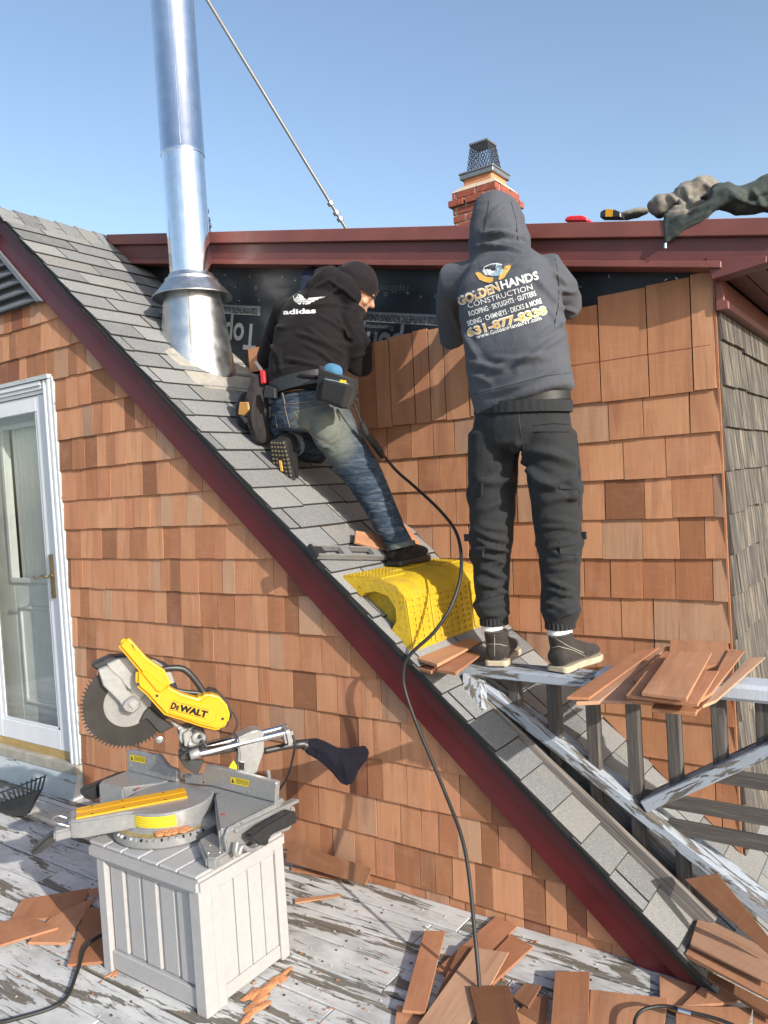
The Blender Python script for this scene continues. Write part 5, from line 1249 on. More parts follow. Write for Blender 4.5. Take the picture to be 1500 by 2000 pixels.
trou2 = organic('trousers', t, .0085, 4, M['trouser'], p2, ft, wr(9, .005, (1, 1, 1.5), 8))
# waistband with ribs, dark shirt edge, pocket welt, seams
def ring_pts(c, rx, ry, n=40, tilt=Vector((0, 0, 1))):
    t_ = tilt.normalized(); sx = Vector((1, 0, 0)); sx = (sx-t_*sx.dot(t_)).normalized(); sy = t_.cross(sx)
    return [c+sx*math.cos(2*math.pi*k/n)*rx+sy*math.sin(2*math.pi*k/n)*ry for k in range(n)]
def belt(name, c, rx, ry, h_, th, mat, parent, tilt=Vector((0, 0, 1)), ribs=0, amp=.002):
    n = 120 if ribs else 48; t_ = tilt.normalized(); v = []
    A = ring_pts(c-t_*h_/2, rx, ry, n, t_); cc = c-t_*h_/2
    for k, p in enumerate(A):
        o = (p-cc).normalized(); e = amp*math.sin(k*2*math.pi*ribs/n) if ribs else 0
        v += [p+o*(e-th*.4), p+o*(e+th), p+o*(e+th)+t_*h_, p+o*(e-th*.4)+t_*h_]
    f = [(4*k+j, 4*((k+1) % n)+j, 4*((k+1) % n)+(j+1) % 4, 4*k+(j+1) % 4) for k in range(n) for j in range(4)]
    return MB().add(v, f).build(name, mat, parent, smooth=50)
belt('waistband', J(1020, 797, 2.725), .186, .130, .042, .004, M['trouser'], p2, ribs=40, tilt=Vector((.06, 0, 1)))
belt('shirt_edge', J(1022, 782, 2.725), .176, .122, .03, .004, M['black'], p2)
def onto(obj, pts_px, off, Y=2.3, direction=None):
    pass
def bvh(o):
    me = o.data; w = WL[o.name]; return BVHTree.FromPolygons([v.co+w for v in me.vertices], [tuple(p.vertices) for p in me.polygons])
def drape(T_, x, y, off):
    """where the sight line (x,y) meets a garment, lifted off the cloth by off"""
    d = ray(x, y).normalized(); h_, n_, i_, ds = T_.ray_cast(EYE, d)
    return None if h_ is None else h_-d*off
def decal(T_, V, F, fn, off, mat, parent, name='print', sub=1, maxe=.012):
    bm = bmesh.new(); vs = [bm.verts.new((v[0], v[1], 0)) for v in V]
    for f in F:
        try: bm.faces.new([vs[i] for i in f])
        except ValueError: pass
    for _ in range(sub): bmesh.ops.subdivide_edges(bm, edges=[e for e in bm.edges if e.calc_length() > maxe], cuts=1)
    bmesh.ops.triangulate(bm, faces=bm.faces)
    P = []
    ok = True
    for v in bm.verts:
        q = drape(T_, *fn(v.co.x, v.co.y), off)
        P.append(q)
    bm.verts.index_update(); Fs = [[v.index for v in f.verts] for f in bm.faces if all(P[v.index] is not None for v in f.verts)]
    bm.free(); P = [p if p is not None else Vector((0, 0, 0)) for p in P]
    used = sorted({i for f in Fs for i in f}); mp = {a: i for i, a in enumerate(used)}
    if not Fs: return None
    return MB().add([P[i] for i in used], [[mp[i] for i in f] for f in Fs]).build(name, mat, parent, recalc=False)
T2 = bvh(hood2); TT2 = bvh(trou2)
M['p_white'] = plain('print_white', (.78, .78, .76), .7, var=.05); M['p_gold'] = plain('print_gold', (.72, .42, .10), .6, var=.06); M['p_blue'] = plain('print_blue', (.30, .42, .48), .6, var=.05); M['p_dark'] = plain('print_dark', (.03, .04, .05), .7)
def textline(T_, txt, x0, y0, x1, y1, h_px, mat, parent, off=.0022, bold=.0, shear=0, par_name='lettering'):
    V, F = letters(txt, 1.0, bold, shear); xs_ = [v.x for v in V]; xm, w = min(xs_), max(xs_)-min(xs_)
    cap = .70; L = math.hypot(x1-x0, y1-y0); ux = ((x1-x0)/L, (y1-y0)/L); uy = (ux[1], -ux[0])
    fn = lambda a, b_: (x0+ux[0]*(a-xm)/w*L+uy[0]*b_/cap*h_px, y0+ux[1]*(a-xm)/w*L+uy[1]*b_/cap*h_px)
    return decal(T_, V, F, fn, off, mat, parent, par_name, 1, .25)
# letters as on the photo: rising to the right
textline(T2, 'GOLDEN', 897, 597, 977, 567, 17, M['p_white'], hood2, .0020, .05)
textline(T2, 'GOLDEN', 898, 596, 976, 567, 15, M['p_gold'], hood2, .0030, .012)
textline(T2, 'HANDS', 980, 565, 1053, 545, 16, M['p_white'], hood2, .0026, .03)
textline(T2, 'CONSTRUCTION', 915, 602, 1041, 565, 10.5, M['p_white'], hood2, .0022, -.006)
textline(T2, 'ROOFING \u00b7 SKYLIGHTS \u00b7 GUTTERS', 917, 618, 1048, 577, 10, M['p_white'], hood2, .0022, .012)
textline(T2, 'SIDING \u00b7 CHIMNEYS \u00b7 DECKS & MORE', 914, 637, 1059, 592, 10, M['p_white'], hood2, .0022, .012)
textline(T2, '631-877-8338', 914, 658, 1070, 612, 16, M['p_white'], hood2, .0020, .055)
textline(T2, '631-877-8338', 915, 657, 1069, 612, 14, M['p_gold'], hood2, .0030, .018)
textline(T2, 'www.GoldenHandsNY.com', 931, 662, 1058, 624, 8, M['p_white'], hood2, .0022, .012)
def shape(T_, L, mat, parent, off=.0022, name='print'):
    return decal(T_, [(x, y) for x, y in L], [list(range(len(L)))], lambda a, b_: (a, b_), off, mat, parent, name, 2, 6)
cs3 = lambda L: [(800+x/3, 250+y/3) for x, y in L]
shape(T2, cs3([(438, 812), (478, 795), (512, 790), (540, 798), (552, 810), (530, 850), (445, 862), (425, 838)]), M['p_white'], hood2, .0018)
shape(T2, cs3([(442, 816), (478, 800), (508, 798), (500, 835), (432, 842)]), M['p_dark'], hood2, .0026)
shape(T2, cs3([(508, 796), (535, 803), (556, 845), (540, 862), (480, 868), (440, 848), (500, 838)]), M['p_blue'], hood2, .0028)
shape(T2, cs3([(462, 850), (476, 848), (477, 860), (463, 862)]), M['p_white'], hood2, .0034)
shape(T2, cs3([(510, 820), (524, 817), (525, 834), (512, 836)]), M['p_white'], hood2, .0034)
shape(T2, cs3([(384, 850), (398, 843), (415, 848), (430, 860), (452, 872), (490, 876), (488, 900), (470, 908), (440, 902), (408, 888), (398, 872)]), M['p_gold'], hood2, .0034)
shape(T2, cs3([(520, 886), (528, 862), (545, 845), (556, 812), (566, 806), (575, 806), (584, 796), (598, 798), (590, 822), (572, 848), (556, 876), (530, 890)]), M['p_gold'], hood2, .0034)
# trouser details
def seam(T_, L, r, mat, parent, off=.001, name='seam', k=5):
    pts = []
    for a, b_ in zip(L[:-1], L[1:]):
        for i in range(k): pts.append((a[0]+(b_[0]-a[0])*i/k, a[1]+(b_[1]-a[1])*i/k))
    pts.append(L[-1]); P = [drape(T_, x, y, off) for x, y in pts]; P = [p for p in P if p is not None]
    if len(P) > 2: return MB().tube(P, r, 6).build(name, mat, parent, smooth=60)
def flap(T_, L, mat, parent, off, name, th=.004):
    P = [drape(T_, x, y, off) for x, y in L]
    if any(p is None for p in P): return
    n_ = -(P[1]-P[0]).cross(P[2]-P[0]).normalized(); v = (EYE-P[0]).normalized()
    if n_.dot(v) < 0: n_ = -n_
    return MB().prism(P, -n_*(th+off)).build(name, mat, parent, bevel=.0015)
seam(TT2, [(1043, 830), (1080, 826), (1112, 829)], .0025, M['trouser'], trou2, .003, 'pocket_welt'); seam(TT2, [(1045, 843), (1080, 842), (1114, 843)], .0028, M['trouser'], trou2, .003, 'pocket_welt')
seam(TT2, [(1012, 808), (1018, 850), (1027, 895)], .002, M['black'], trou2, .0, 'seat_seam'); seam(TT2, [(1118, 810), (1130, 870), (1132, 950), (1130, 1020)], .0018, M['black'], trou2, 0)
flap(TT2, [(1090, 928), (1127, 925), (1129, 955), (1093, 955)], M['trouser'], trou2, .006, 'cargo_pocket_flap'); flap(TT2, [(1092, 1058), (1126, 1060), (1126, 1085), (1094, 1082)], M['trouser'], trou2, .006, 'cargo_pocket_flap')
flap(TT2, [(922, 943), (940, 944), (939, 970), (922, 968)], M['trouser'], trou2, .006, 'cargo_pocket_flap'); flap(TT2, [(926, 1066), (944, 1067), (942, 1088), (926, 1087)], M['trouser'], trou2, .006, 'cargo_pocket_flap')
for (x, y, Y) in ((914, 1050, 2.68), (1137, 1046, 2.72)):
    c = J(x, y, Y); MB().box(c, (.035, .006, .028)).build('strap_end', M['black'], p2, bevel=.002)
seam(T2, [(955, 392), (950, 425), (942, 465)], .0016, M['trouser'], hood2, 0, 'hood_seam'); seam(T2, [(998, 394), (1008, 430), (1012, 470)], .0016, M['trouser'], hood2, 0, 'hood_seam')
seam(T2, [(925, 770), (1000, 752), (1060, 735), (1115, 728)], .0016, M['trouser'], hood2, .0, 'hem_seam'); seam(T2, [(1085, 505), (1092, 560), (1090, 600), (1082, 640)], .0016, M['trouser'], hood2, 0, 'sleeve_seam')
# boots, socks
for s, (hx, hy, HY), dv in ((-1, (968, 1299, 2.625), (-.25, .97, 0)), (1, (1086, 1307, 2.622), (.16, .98, 0))):
    hp_ = J(hx, hy, HY); hp_.z = .899
    so_, uo_, fr_ = shoe('boot', hp_, dv, (0, 0, 1), .285, .108, .108, M['boot'], M['sole_beige'], p2, .024)
    k, d, up_, sd_ = fr_
    MB().prism([k+d*a*.285+sd_*b_*.104 for a, b_ in [(0, .3), (.12, .44), (.3, .42), (.3, -.42), (.12, -.44), (0, -.3)]], -up_*.0005+up_*.006).build('heel_block', M['trouser'], so_)
    MB().loft([an[s]+Vector((0, -.005, -.03)), an[s]+Vector((0, 0, .035))], [(.045, .05), (.043, .047)], caps=0).build('sock', M['sock'], p2, smooth=60)
    belt('cuff', J(*((965, 1213) if s < 0 else (1094, 1220)), 2.70), .049, .052, .026, .004, M['trouser'], p2, ribs=22, amp=.0025)
    UB = bvh(uo_)
    if s < 0: LL = [[(942, 1262), (955, 1258), (975, 1258), (990, 1262)], [(966, 1240), (966, 1290)]]
    else: LL = [[(1070, 1268), (1090, 1262), (1120, 1270), (1150, 1285)], [(1084, 1246), (1110, 1262), (1140, 1275)]]
    for l in LL: seam(UB, l, .0012, M['lead'], uo_, .0005, 'boot_stitch')
# ------------------------------------------------------------------ worker kneeling on the roof slope, black hoodie and jeans
p1 = thing('person', 'worker in black lettered hoodie, beanie and faded jeans kneeling on the roof', 'person', (-2.45, 2.8, 1.7))
M['hood_black'] = cloth('black_fleece', (.0105, .0085, .0105), .15, fuzz=.04); M['beanie'] = cloth('black_knit', (.014, .010, .013), .2, fuzz=.08)
# jeans: indigo with a faded seat and thighs
jm = NT('faded_denim'); v = jm.coord((1, 1, 1), rnd=False); tw = jm.noise(v, 500, 2, .6); nn_ = jm.noise(v, 7, 5, .6, .5); hz = jm.noise(jm.coord((12, 12, 55), rnd=False), 1, 4, .6, 1.0)
tc = jm.n('ShaderNodeTexCoord'); sph = jm.n('ShaderNodeVectorMath', operation='DISTANCE')
jm.l(tc.outputs['Object'], sph.inputs[0]); jm.jpos = sph
wearmask = jm.ramp(jm.math('ADD', sph.outputs['Value'], jm.math('MULTIPLY', jm.math('SUBTRACT', nn_, .5), .22)), [(.05, 1), (.20, 0)])
blue = jm.ramp(hz, [(.3, (.014, .022, .036)), (.52, (.040, .058, .086)), (.75, (.12, .15, .18))])
cj = jm.mix(wearmask, blue, (.17, .18, .15)); cj = jm.mix(jm.ramp(tw, [(.35, .35), (.6, 0)]), cj, (.02, .03, .05))
jm.col(cj); jm.rough(.9); jm.b.inputs['Specular IOR Level'].default_value = .2; b1 = jm.bump(hz, .004, .7); jm.bump(tw, .0008, .7, b1); M['jeans'] = jm.m
K_ = J
hd1 = K_(694, 566, 3.00); f1 = Vector((.66, .52, -.56)).normalized()
sh1 = {-1: K_(560, 610, 2.97), 1: K_(690, 628, 2.90)}; el1 = {-1: K_(524, 700, 3.02), 1: K_(704, 712, 2.95)}; wr1 = {-1: K_(560, 640, 3.12), 1: K_(655, 680, 3.10)}
pel1 = K_(600, 805, 2.78); che1 = K_(617, 655, 2.86); nk1 = K_(640, 590, 2.93)
hip1 = {-1: K_(565, 825, 2.80), 1: K_(655, 830, 2.80)}; kn1 = {-1: K_(625, 885, 3.05), 1: K_(722, 935, 2.86)}; an1 = {-1: K_(568, 872, 2.74), 1: K_(784, 1062, 2.80)}; an1[-1] = K_(590, 872, 2.90)
b = MB(); add_head(b, hd1, f1, (.30, .10, .95))
b.loft([nk1-Vector((0, 0, .02)), hd1-Vector((.02, .0, .04))], [(.055, .055), (.052, .055)])
b.loft([pel1, K_(597, 740, 2.80), che1, K_(622, 610, 2.90)], [(.15, .11), (.135, .10), (.155, .11), (.12, .08)])
for s in (-1, 1):
    b.loft([sh1[s]-Vector((0, 0, .03)), el1[s], wr1[s]], [(.040, .040), (.038, .038), (.025, .022)])
    b.loft([hip1[s], kn1[s], an1[s]], [(.078, .078), (.052, .055), (.036, .038)])
add_hand(b, wr1[1], (-.35, .35, .6), (-1, 0, .3), .5)
body1 = organic('body', b, .0075, 3, M['skin'], p1)
# gloved hand raised to the wall
g = MB(); add_hand(g, K_(592, 575, 3.12), (.2, .2, 1), (1, 0, 0), .3); g.loft([K_(585, 600, 3.11), K_(592, 575, 3.12)], [(.036, .030), (.034, .028)])
organic('glove', g, .006, 2, cloth('navy_glove', (.012, .02, .05), .2), p1)
h = MB()
h.loft([K_(596, 762, 2.785), K_(597, 735, 2.79), K_(603, 700, 2.81), K_(610, 660, 2.84), K_(617, 625, 2.87), K_(624, 600, 2.90), K_(634, 580, 2.925)],
       [(.172, .135), (.180, .14), (.186, .142), (.188, .142), (.182, .135), (.160, .12), (.105, .09)], n=32, caps=.15, sq=.78)
# hood lying bunched on the shoulders
h.loft([K_(598, 588, 2.84), K_(618, 568, 2.85), K_(640, 552, 2.87), K_(668, 562, 2.89), K_(690, 586, 2.90)], [(.042, .040), (.062, .055), (.076, .062), (.070, .058), (.048, .042)], side=(0, 0, 1), n=20)
h.loft([K_(625, 545, 2.90), K_(645, 540, 2.92), K_(668, 550, 2.95)], [(.045, .05), (.055, .06), (.045, .05)], side=(0, 0, 1))
for s in (-1, 1):
    h.loft([K_(622, 620, 2.90), sh1[s], sh1[s]*.5+el1[s]*.5, el1[s], el1[s]*.5+wr1[s]*.5, wr1[s]], [(.09, .08), (.080, .080), (.070, .070), (.064, .062), (.056, .056), (.044, .044)], side=(0, 0, 1), n=20)
f1_ = [(a, b_, c, d, w, am) for a, b_, c, d, w, am in
       ((560, 700, 640, 716, .013, .010), (545, 720, 600, 708, .012, .008), (580, 650, 670, 690, .015, .012), (590, 670, 665, 725, .013, .010), (600, 640, 680, 675, .012, .009), (620, 615, 690, 665, .013, .009), (640, 730, 672, 700, .014, .010),
        (550, 740, 640, 738, .012, .009), (570, 725, 650, 735, .010, .008), (660, 620, 680, 660, .012, .009), (700, 640, 720, 680, .011, .008), (690, 700, 724, 690, .010, .008), (520, 650, 545, 700, .012, .008),
        (600, 585, 650, 545, .012, .012), (625, 590, 675, 560, .012, .010), (640, 545, 700, 590, .010, .008), (600, 600, 695, 605, .010, .010), (545, 680, 570, 760, .012, .006), (535, 640, 560, 640, .012, .006))]
hood1 = organic('hoodie', h, .008, 4, M['hood_black'], p1, [(a, b_, c, d, w*1.1, am*1.4) for a, b_, c, d, w, am in f1_], wr(8, .006, (1, 1, 1.6), 5))
T1 = bvh(hood1)
c_ = lambda L: [(440+x*.21333, 500+y*.21333) for x, y in L]
textline(T1, 'adidas', 553, 614, 617, 611, 9.5, M['p_white'], hood1, .0025, .035)
# print above the word: three leaves crossed by stripes, half under the hood
for L in ([(622, 352), (648, 346), (690, 352), (716, 372), (716, 386), (626, 384), (618, 370)], [(622, 390), (722, 388), (900, 372), (918, 368), (890, 385), (720, 398), (626, 398)],
          [(628, 404), (860, 392), (838, 402), (632, 412)], [(636, 418), (826, 408), (806, 418), (650, 425)], [(655, 430), (700, 428), (684, 447)], [(704, 428), (732, 427), (716, 447)], [(738, 427), (790, 422), (770, 438), (730, 445)]):
    shape(T1, c_(L), M['p_white'], hood1, .0026)
# beanie: skull cap with folded rim, following the head
upv = (Vector((.30, .10, .95))-f1*Vector((.30, .10, .95)).dot(f1)).normalized(); rv = f1.cross(upv)
bn = MB(); bn.ell(hd1+upv*.030-f1*.012, (.088, .106, .098), (rv, f1, upv)); bo = MB()
bt_ = organic('beanie', bn, .008, 2, M['beanie'], p1, (), wr(25, .0015))
me = bt_.data; bm = bmesh.new(); bm.from_mesh(me); wl_ = WL[bt_.name]
bmesh.ops.bisect_plane(bm, geom=bm.verts[:]+bm.edges[:]+bm.faces[:], plane_co=(hd1+upv*.018)-wl_, plane_no=-(upv*.93-f1*.05), clear_outer=True); bm.to_mesh(me); bm.free()
mm = MB(); v = []; cc = hd1+upv*.022-f1*.012
for k in range(48):
    a = 2*math.pi*k/48; o = rv*math.cos(a)*.089+f1*math.sin(a)*.107; on = o.normalized()
    v += [cc+o-on*.004-upv*.014, cc+o+on*.004-upv*.014, cc+o+on*.003+upv*.03, cc+o-on*.004+upv*.03]
mm.add(v, [(4*k+j, 4*((k+1) % 48)+j, 4*((k+1) % 48)+(j+1) % 4, 4*k+(j+1) % 4) for k in range(48) for j in range(4)]).build('beanie_rim', M['beanie'], p1, smooth=60)
MB().ell(hd1+f1*.050-upv*.088, (.062, .058, .046), (rv, f1, upv)).build('beard', M['black'], p1, smooth=80)
# jeans
hl = K_(541, 860, 2.640); toe = K_(556, 944, 2.70); dd_ = (toe-hl).normalized(); nrm_ = ((hl-EYE).normalized()*.80+CR*.60+CU*.1).normalized(); nrm_ = (nrm_-dd_*nrm_.dot(dd_)).normalized()
ANK = hl+dd_*.048+nrm_*.105
t = MB()
t.loft([K_(596, 775, 2.78), K_(598, 800, 2.78), K_(600, 830, 2.79)], [(.172, .125), (.180, .138), (.165, .14)], n=26, caps=.2)
t.loft([K_(562, 822, 2.78), K_(575, 845, 2.84), K_(600, 870, 2.93), K_(618, 880, 3.02)], [(.095, .10), (.09, .095), (.08, .085), (.07, .075)], n=20)
t.loft([K_(618, 882, 3.02), K_(606, 876, 2.92), ANK+nrm_*.07, ANK], [(.065, .06), (.062, .06), (.060, .060), (.057, .057)], n=20, caps=.2)
LG = [(640, 815, 2.79, .105, .115), (662, 858, 2.80, .100, .105), (690, 900, 2.82, .090, .093), (716, 938, 2.83, .082, .085), (738, 980, 2.82, .072, .075), (757, 1020, 2.81, .063, .066), (774, 1052, 2.80, .058, .060), (782, 1068, 2.80, .058, .060)]
t.loft([K_(a, b_, c) for a, b_, c, _, _ in LG], [(r1, r2) for *_, r1, r2 in LG], n=22, caps=.15)
fj = [(a, b_, c, d, w, am) for a, b_, c, d, w, am in
      ((625, 880, 670, 850, .014, .010), (640, 895, 700, 870, .013, .009), (655, 915, 715, 885, .012, .008), (670, 930, 735, 905, .010, .009), (680, 945, 745, 935, .009, .009), (690, 962, 752, 955, .008, .008), (700, 978, 762, 970, .008, .008), (712, 1000, 768, 990, .008, .007),
       (722, 1018, 778, 1012, .008, .007), (735, 1040, 790, 1030, .009, .008), (745, 1058, 800, 1048, .009, .008), (560, 850, 640, 872, .014, .008), (530, 820, 560, 850, .014, .007), (600, 860, 650, 880, .012, .008), (690, 850, 720, 890, .014, .007))]
jeans = organic('jeans', t, .0085, 4, M['jeans'], p1, fj, wr(10, .004, (1, 1, 1.5), 2))
seat = K_(636, 838, 2.68)-WL[jeans.name]; sph.inputs[1].default_value = seat
TJ = bvh(jeans)
M['thread'] = plain('denim_thread', (.20, .16, .10), .8)
seam(TJ, [(515, 778), (555, 775), (600, 768), (650, 757), (680, 757)], .0025, M['jeans'], jeans, .002, 'waist_seam'); seam(TJ, [(553, 770), (557, 800), (566, 835)], .0016, M['thread'], jeans, .001)
seam(TJ, [(575, 805), (590, 830), (604, 840)], .0014, M['thread'], jeans, .0008); seam(TJ, [(575, 805), (620, 795), (660, 790), (668, 825), (655, 862), (628, 865), (598, 838)], .0014, M['thread'], jeans, .0008, 'pocket_seam')
seam(TJ, [(518, 805), (538, 812), (542, 840)], .0014, M['thread'], jeans, .0008, 'pocket_seam'); seam(TJ, [(556, 790), (600, 785), (655, 770)], .0014, M['thread'], jeans, .0008)
belt('jeans_cuff', K_(783, 1066, 2.80), .060, .062, .022, .003, M['jeans'], p1, tilt=Vector((-.2, 0, 1)))
belt('jeans_cuff', ANK, .058, .058, .022, .003, plain('pale_denim', (.16, .19, .22), .9), p1, tilt=nrm_)
# shoes
def vdir(ax_, ay_): return (CR*ax_+CU*ay_)
M['sneaker'] = cloth('black_sneaker', (.012, .012, .014), .2, .8, .1); M['tread'] = plain('brown_tread', (.10, .085, .055), .7, var=.3, scale=80)
hp_ = K_(768, 1098, 2.76); hp_.z = 1.262
so_, uo_, fr_ = shoe('sneaker', hp_, (-.02, 1, .0), (0, 0, 1), .275, .098, .062, M['sneaker'], M['dkplastic'], p1, .024)
UB = bvh(uo_)
for q in ([(795, 1058), (786, 1078)], [(803, 1060), (795, 1080)], [(811, 1063), (804, 1082)]): seam(UB, q, .003, M['dkplastic'], uo_, .001, 'shoe_stripe')
so_, uo_, fr_ = shoe('sneaker', hl, dd_, nrm_, .265, .100, .085, M['sneaker'], M['dkplastic'], p1, .026)
k, d, up_, sd_ = fr_
tr = random.Random(2)
for i in range(13):
    a = .05+i*.072
    wv = .36+.12*math.sin(a*3.0)
    for j in range(-2, 3):
        if abs(j) < 1 and .3 < a < .6: continue
        c = k+d*a*.265+sd_*(j*.21*wv*2.1)*.100; 
        if abs(j*.42*wv) > .47: continue
        MB().lathe(c+up_*.004, -up_, [(0, .0072), (.007, .0062), (.009, .003)], 7).build('tread_lug', M['tread'], so_)
MB().box(k+d*.12-up_*.003, (.012, .05, .006), (sd_, d, up_)).build('sole_shank', M['p_gold'], so_)
# belt and pouches
belt('tool_belt', K_(597, 752, 2.785), .186, .140, .060, .006, M['dkplastic'], p1, tilt=Vector((-.10, 0, 1)))
belt('hoodie_waist', K_(597, 735, 2.79), .184, .142, .05, .002, M['hood_black'], p1, tilt=Vector((-.10, 0, 1)))
bk = MB().prism([K_(x, y, 2.625) for x, y in ((517, 752), (536, 758), (537, 778), (514, 776))], (0, .02, 0)).build('buckle', M['dkplastic'], p1, bevel=.003)
M['pouch'] = cloth('worn_pouch', (.028, .024, .026), .25, .85, .1); M['pouch_black'] = cloth('black_pouch', (.022, .022, .024), .2, .75, .1)
q = MB(); q.prism([K_(x, y, 2.615) for x, y in ((622, 712), (630, 722), (680, 740), (675, 775), (664, 798), (614, 780), (618, 750))], (0, .07, 0)); q.prism([K_(x, y, 2.60) for x, y in ((631, 738), (680, 752), (666, 796), (624, 780))], (0, .05, 0))
rp = organic('right_pouch'.replace('right_', ''), q, .006, 2, M['pouch_black'], p1)
cp = MB(); cp.ell(K_(648, 728, 2.66), (.058, .03, .040)); organic('blue_cloth', cp, .006, 2, cloth('blue_rag', (.07, .19, .33), .15), p1, (), wr(20, .004))
TP = bvh(rp); shape(TP, [(664, 741), (677, 743), (676, 749), (663, 747)], M['sticker'], rp, .002, 'pouch_label'); seam(TP, [(632, 740), (655, 744), (680, 750)], .0018, M['p_blue'], rp, .001, 'pouch_piping')
q = MB()
q.loft([K_(508, 740, 2.70), K_(502, 780, 2.69), K_(503, 820, 2.69), K_(512, 855, 2.70)], [(.035, .05), (.05, .055), (.055, .055), (.045, .045)], n=16)
q.loft([K_(484, 775, 2.72), K_(478, 800, 2.72), K_(482, 835, 2.73)], [(.035, .045), (.045, .05), (.035, .04)], n=16)
q.loft([K_(460, 838, 2.72), K_(478, 855, 2.72), K_(500, 868, 2.73)], [(.03, .035), (.035, .035), (.03, .03)], n=14)
lp = organic('tool_pouch', q, .006, 3, M['pouch'], p1, [(495, 780, 500, 850, .010, .010), (512, 770, 510, 840, .009, .009), (475, 800, 490, 840, .01, .008)], wr(18, .005))
q = MB(); q.prism([K_(x, y, 2.63) for x, y in ((467, 785), (484, 785), (486, 800), (474, 812), (464, 810))], (0, .03, 0)).build('leather_pad', plain('tan_leather', (.42, .22, .06), .6), p1, bevel=.004)
MB().prism([K_(x, y, 2.66) for x, y in ((507, 722), (515, 724), (517, 748), (509, 750))], (0, .014, 0)).build('knife_handle', M['red'], p1, bevel=.003)
MB().prism([K_(x, y, 2.665) for x, y in ((496, 706), (500, 705), (513, 722), (508, 724))], (0, .004, 0)).build('knife_blade', M['alu'], p1)
MB().tube([K_(489, 750, 2.68), K_(491, 785, 2.69)], [.004, .008], 8).build('pencil', M['lead'], p1)
MB().tube([K_(470, 808, 2.64), K_(482, 826, 2.64)], .009, 8).build('tool_grip', M['dkplastic'], p1)
MB().tube([K_(551, 768, 2.63), K_(556, 790, 2.63)], .006, 8).build('clip', M['dkplastic'], p1)
# nail gun cord grip hanging from the belt, tied with a bow
MB().tube(smoothpath([K_(683, 775, 2.72), K_(696, 800, 2.74), K_(706, 826, 2.76)], 4), .004, 8).build('strap', M['black'], p1, smooth=60)
MB().tube([K_(706, 826, 2.76), K_(712, 840, 2.78), K_(742, 882, 2.86), K_(748, 892, 2.90)], [.012, .016, .017, .012], 12).build('cord_grip', M['dkplastic'], p1, smooth=50)
for q_ in ([(683, 778), (692, 770), (700, 773)], [(683, 778), (694, 776), (698, 784)], [(683, 780), (690, 788), (694, 795)]): MB().tube(smoothpath([K_(x, y, 2.71) for x, y in q_], 4), .003, 6).build('tie_end', M['black'], p1, smooth=60)

# ------------------------------------------------------------------ jacket, tools on the shed roof edge
jk = thing('jacket', 'green grey jacket with beige fleece lining dumped over the roof edge', 'jacket', (-.7, 3.3, 2.6))
M['fleece'] = cloth('beige_fleece', (.21, .195, .17), .25, .95, .1); M['shell'] = cloth('green_grey_shell', (.055, .068, .065), .15, .8, .05)
Q = lambda x, y, Y=3.2: at(x, y, 1, Y)
m = MB()
for (x, y, Y, a, b_, c) in ((1290, 402, 3.2, .045, .05, .045), (1312, 400, 3.22, .05, .06, .04), (1345, 385, 3.24, .06, .07, .06), (1372, 368, 3.25, .055, .07, .045), (1352, 408, 3.17, .06, .04, .04), (1325, 420, 3.14, .045, .03, .035), (1400, 385, 3.27, .06, .07, .05)):
    m.ell(Q(x, y, Y), (a, b_, c))
organic('fleece_lining', m, .008, 2, M['fleece'], jk, [(a, b_, c, d, w, am) for a, b_, c, d, w, am in ((1300, 378, 1345, 400, .012, .014), (1330, 370, 1350, 410, .012, -.014), (1345, 400, 1390, 375, .012, .012), (1310, 410, 1380, 400, .012, -.012), (1370, 350, 1400, 390, .01, .010))], wr(22, .010))
m = MB()
m.prism([Q(x, y, 3.09) for x, y in ((1295, 416), (1320, 418), (1345, 420), (1392, 378), (1420, 362), (1445, 380), (1400, 405), (1372, 432), (1335, 450), (1302, 474), (1297, 474), (1294, 440))], (0, .03, 0))
m.loft([Q(1400, 380, 3.18), Q(1440, 392, 3.2), Q(1480, 385, 3.22), Q(1530, 372, 3.25)], [(.045, .05), (.05, .06), (.06, .07), (.08, .09)], side=(0, 0, 1), n=18)
m.loft([Q(1392, 378, 3.12), Q(1420, 368, 3.14), Q(1448, 382, 3.15)], [(.02, .03), (.022, .03), (.02, .03)], side=(0, 0, 1), n=12)
organic('shell', m, .0065, 3, M['shell'], jk, [(a, b_, c, d, w, am) for a, b_, c, d, w, am in ((1300, 465, 1385, 415, .008, .007), (1310, 430, 1400, 390, .010, .006), (1430, 380, 1500, 400, .012, .012), (1450, 400, 1500, 380, .012, -.010), (1470, 370, 1500, 410, .012, .010))], wr(16, .006))
MB().box(Q(1299, 480, 3.085), (.010, .004, .022)).build('zip_pull', M['chrome'], jk, bevel=.002)
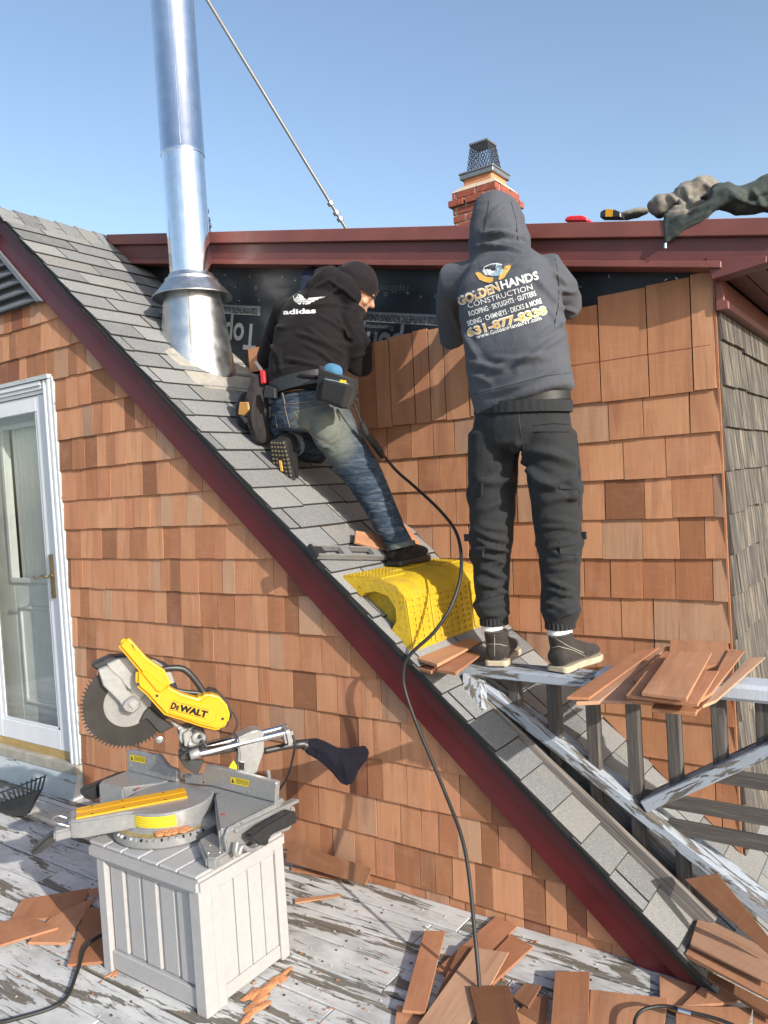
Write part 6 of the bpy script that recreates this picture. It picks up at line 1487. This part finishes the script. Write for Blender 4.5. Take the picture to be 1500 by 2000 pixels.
rt = MB().prism([at(x, y, 1, 3.5) for x, y in ((1102, 427), (1110, 421), (1136, 420), (1146, 425), (1148, 432), (1102, 432))], (0, .12, 0)).build('red_case', M['red'], bevel=.008); tag(rt, 'top of a red plastic case peeping over the red fascia', 'case')
tm = thing('tape_measure', 'black and yellow tape measure on the roof edge beside the jacket', 'tape measure', at(1190, 425, 1, 3.25))
MB().prism([at(x, y, 1, 3.2) for x, y in ((1171, 425), (1172, 413), (1180, 409), (1200, 409), (1212, 414), (1213, 425))], (0, .05, 0)).build('tape_body', M['dkplastic'], tm, bevel=.004)
MB().prism([at(x, y, 1, 3.199) for x, y in ((1182, 423), (1183, 408.5), (1197, 408.5), (1196, 423))], (0, .048, 0)).build('tape_band', M['yellow'], tm)
gl_ = MB().ell(at(1235, 418, 1, 3.3), (.07, .04, .018)); go = organic('work_glove', gl_, .006, 2, M['fleece'], None, (), wr(25, .004)); tag(go, 'pale crumpled cloth on the roof edge between tape measure and jacket', 'cloth')
# dust bag on the saw
q = MB(); bp = lambda x, y: sp(*C3([(x, y)])[0], -.02)
q.loft([bp(985, 248), bp(1030, 262), bp(1090, 285), bp(1150, 318), bp(1200, 350), bp(1248, 385), bp(1265, 440), bp(1262, 480)], [(.019, .020), (.026, .022), (.026, .026), (.030, .032), (.040, .035), (.046, .035), (.040, .030), (.022, .022)], side=(.5, .5, .7), n=16)
q.prism([bp(x, y)+E2*.02 for x, y in ((1000, 215), (1060, 210), (1200, 268), (1260, 272), (1385, 262), (1398, 290), (1388, 330), (1330, 400), (1290, 490), (1250, 510), (1215, 495), (1150, 410), (1060, 340), (990, 300))], -E2*.04)
organic('dust_bag', q, .006, 4, cloth('navy_bag', (.005, .005, .012), .2, .85, .03), saw, [(*C3([(a, b_)])[0], *C3([(c, d)])[0], w, am) for a, b_, c, d, w, am in ((1010, 240, 1150, 300, .008, .005), (1050, 330, 1080, 260, .007, .005), (1200, 300, 1260, 480, .012, .006), (1280, 300, 1380, 290, .010, .005))], wr(14, .005))
MB().tube([bp(975, 248), bp(1000, 252)], .020, 14).build('bag_collar', M['dkplastic'], saw, smooth=50)
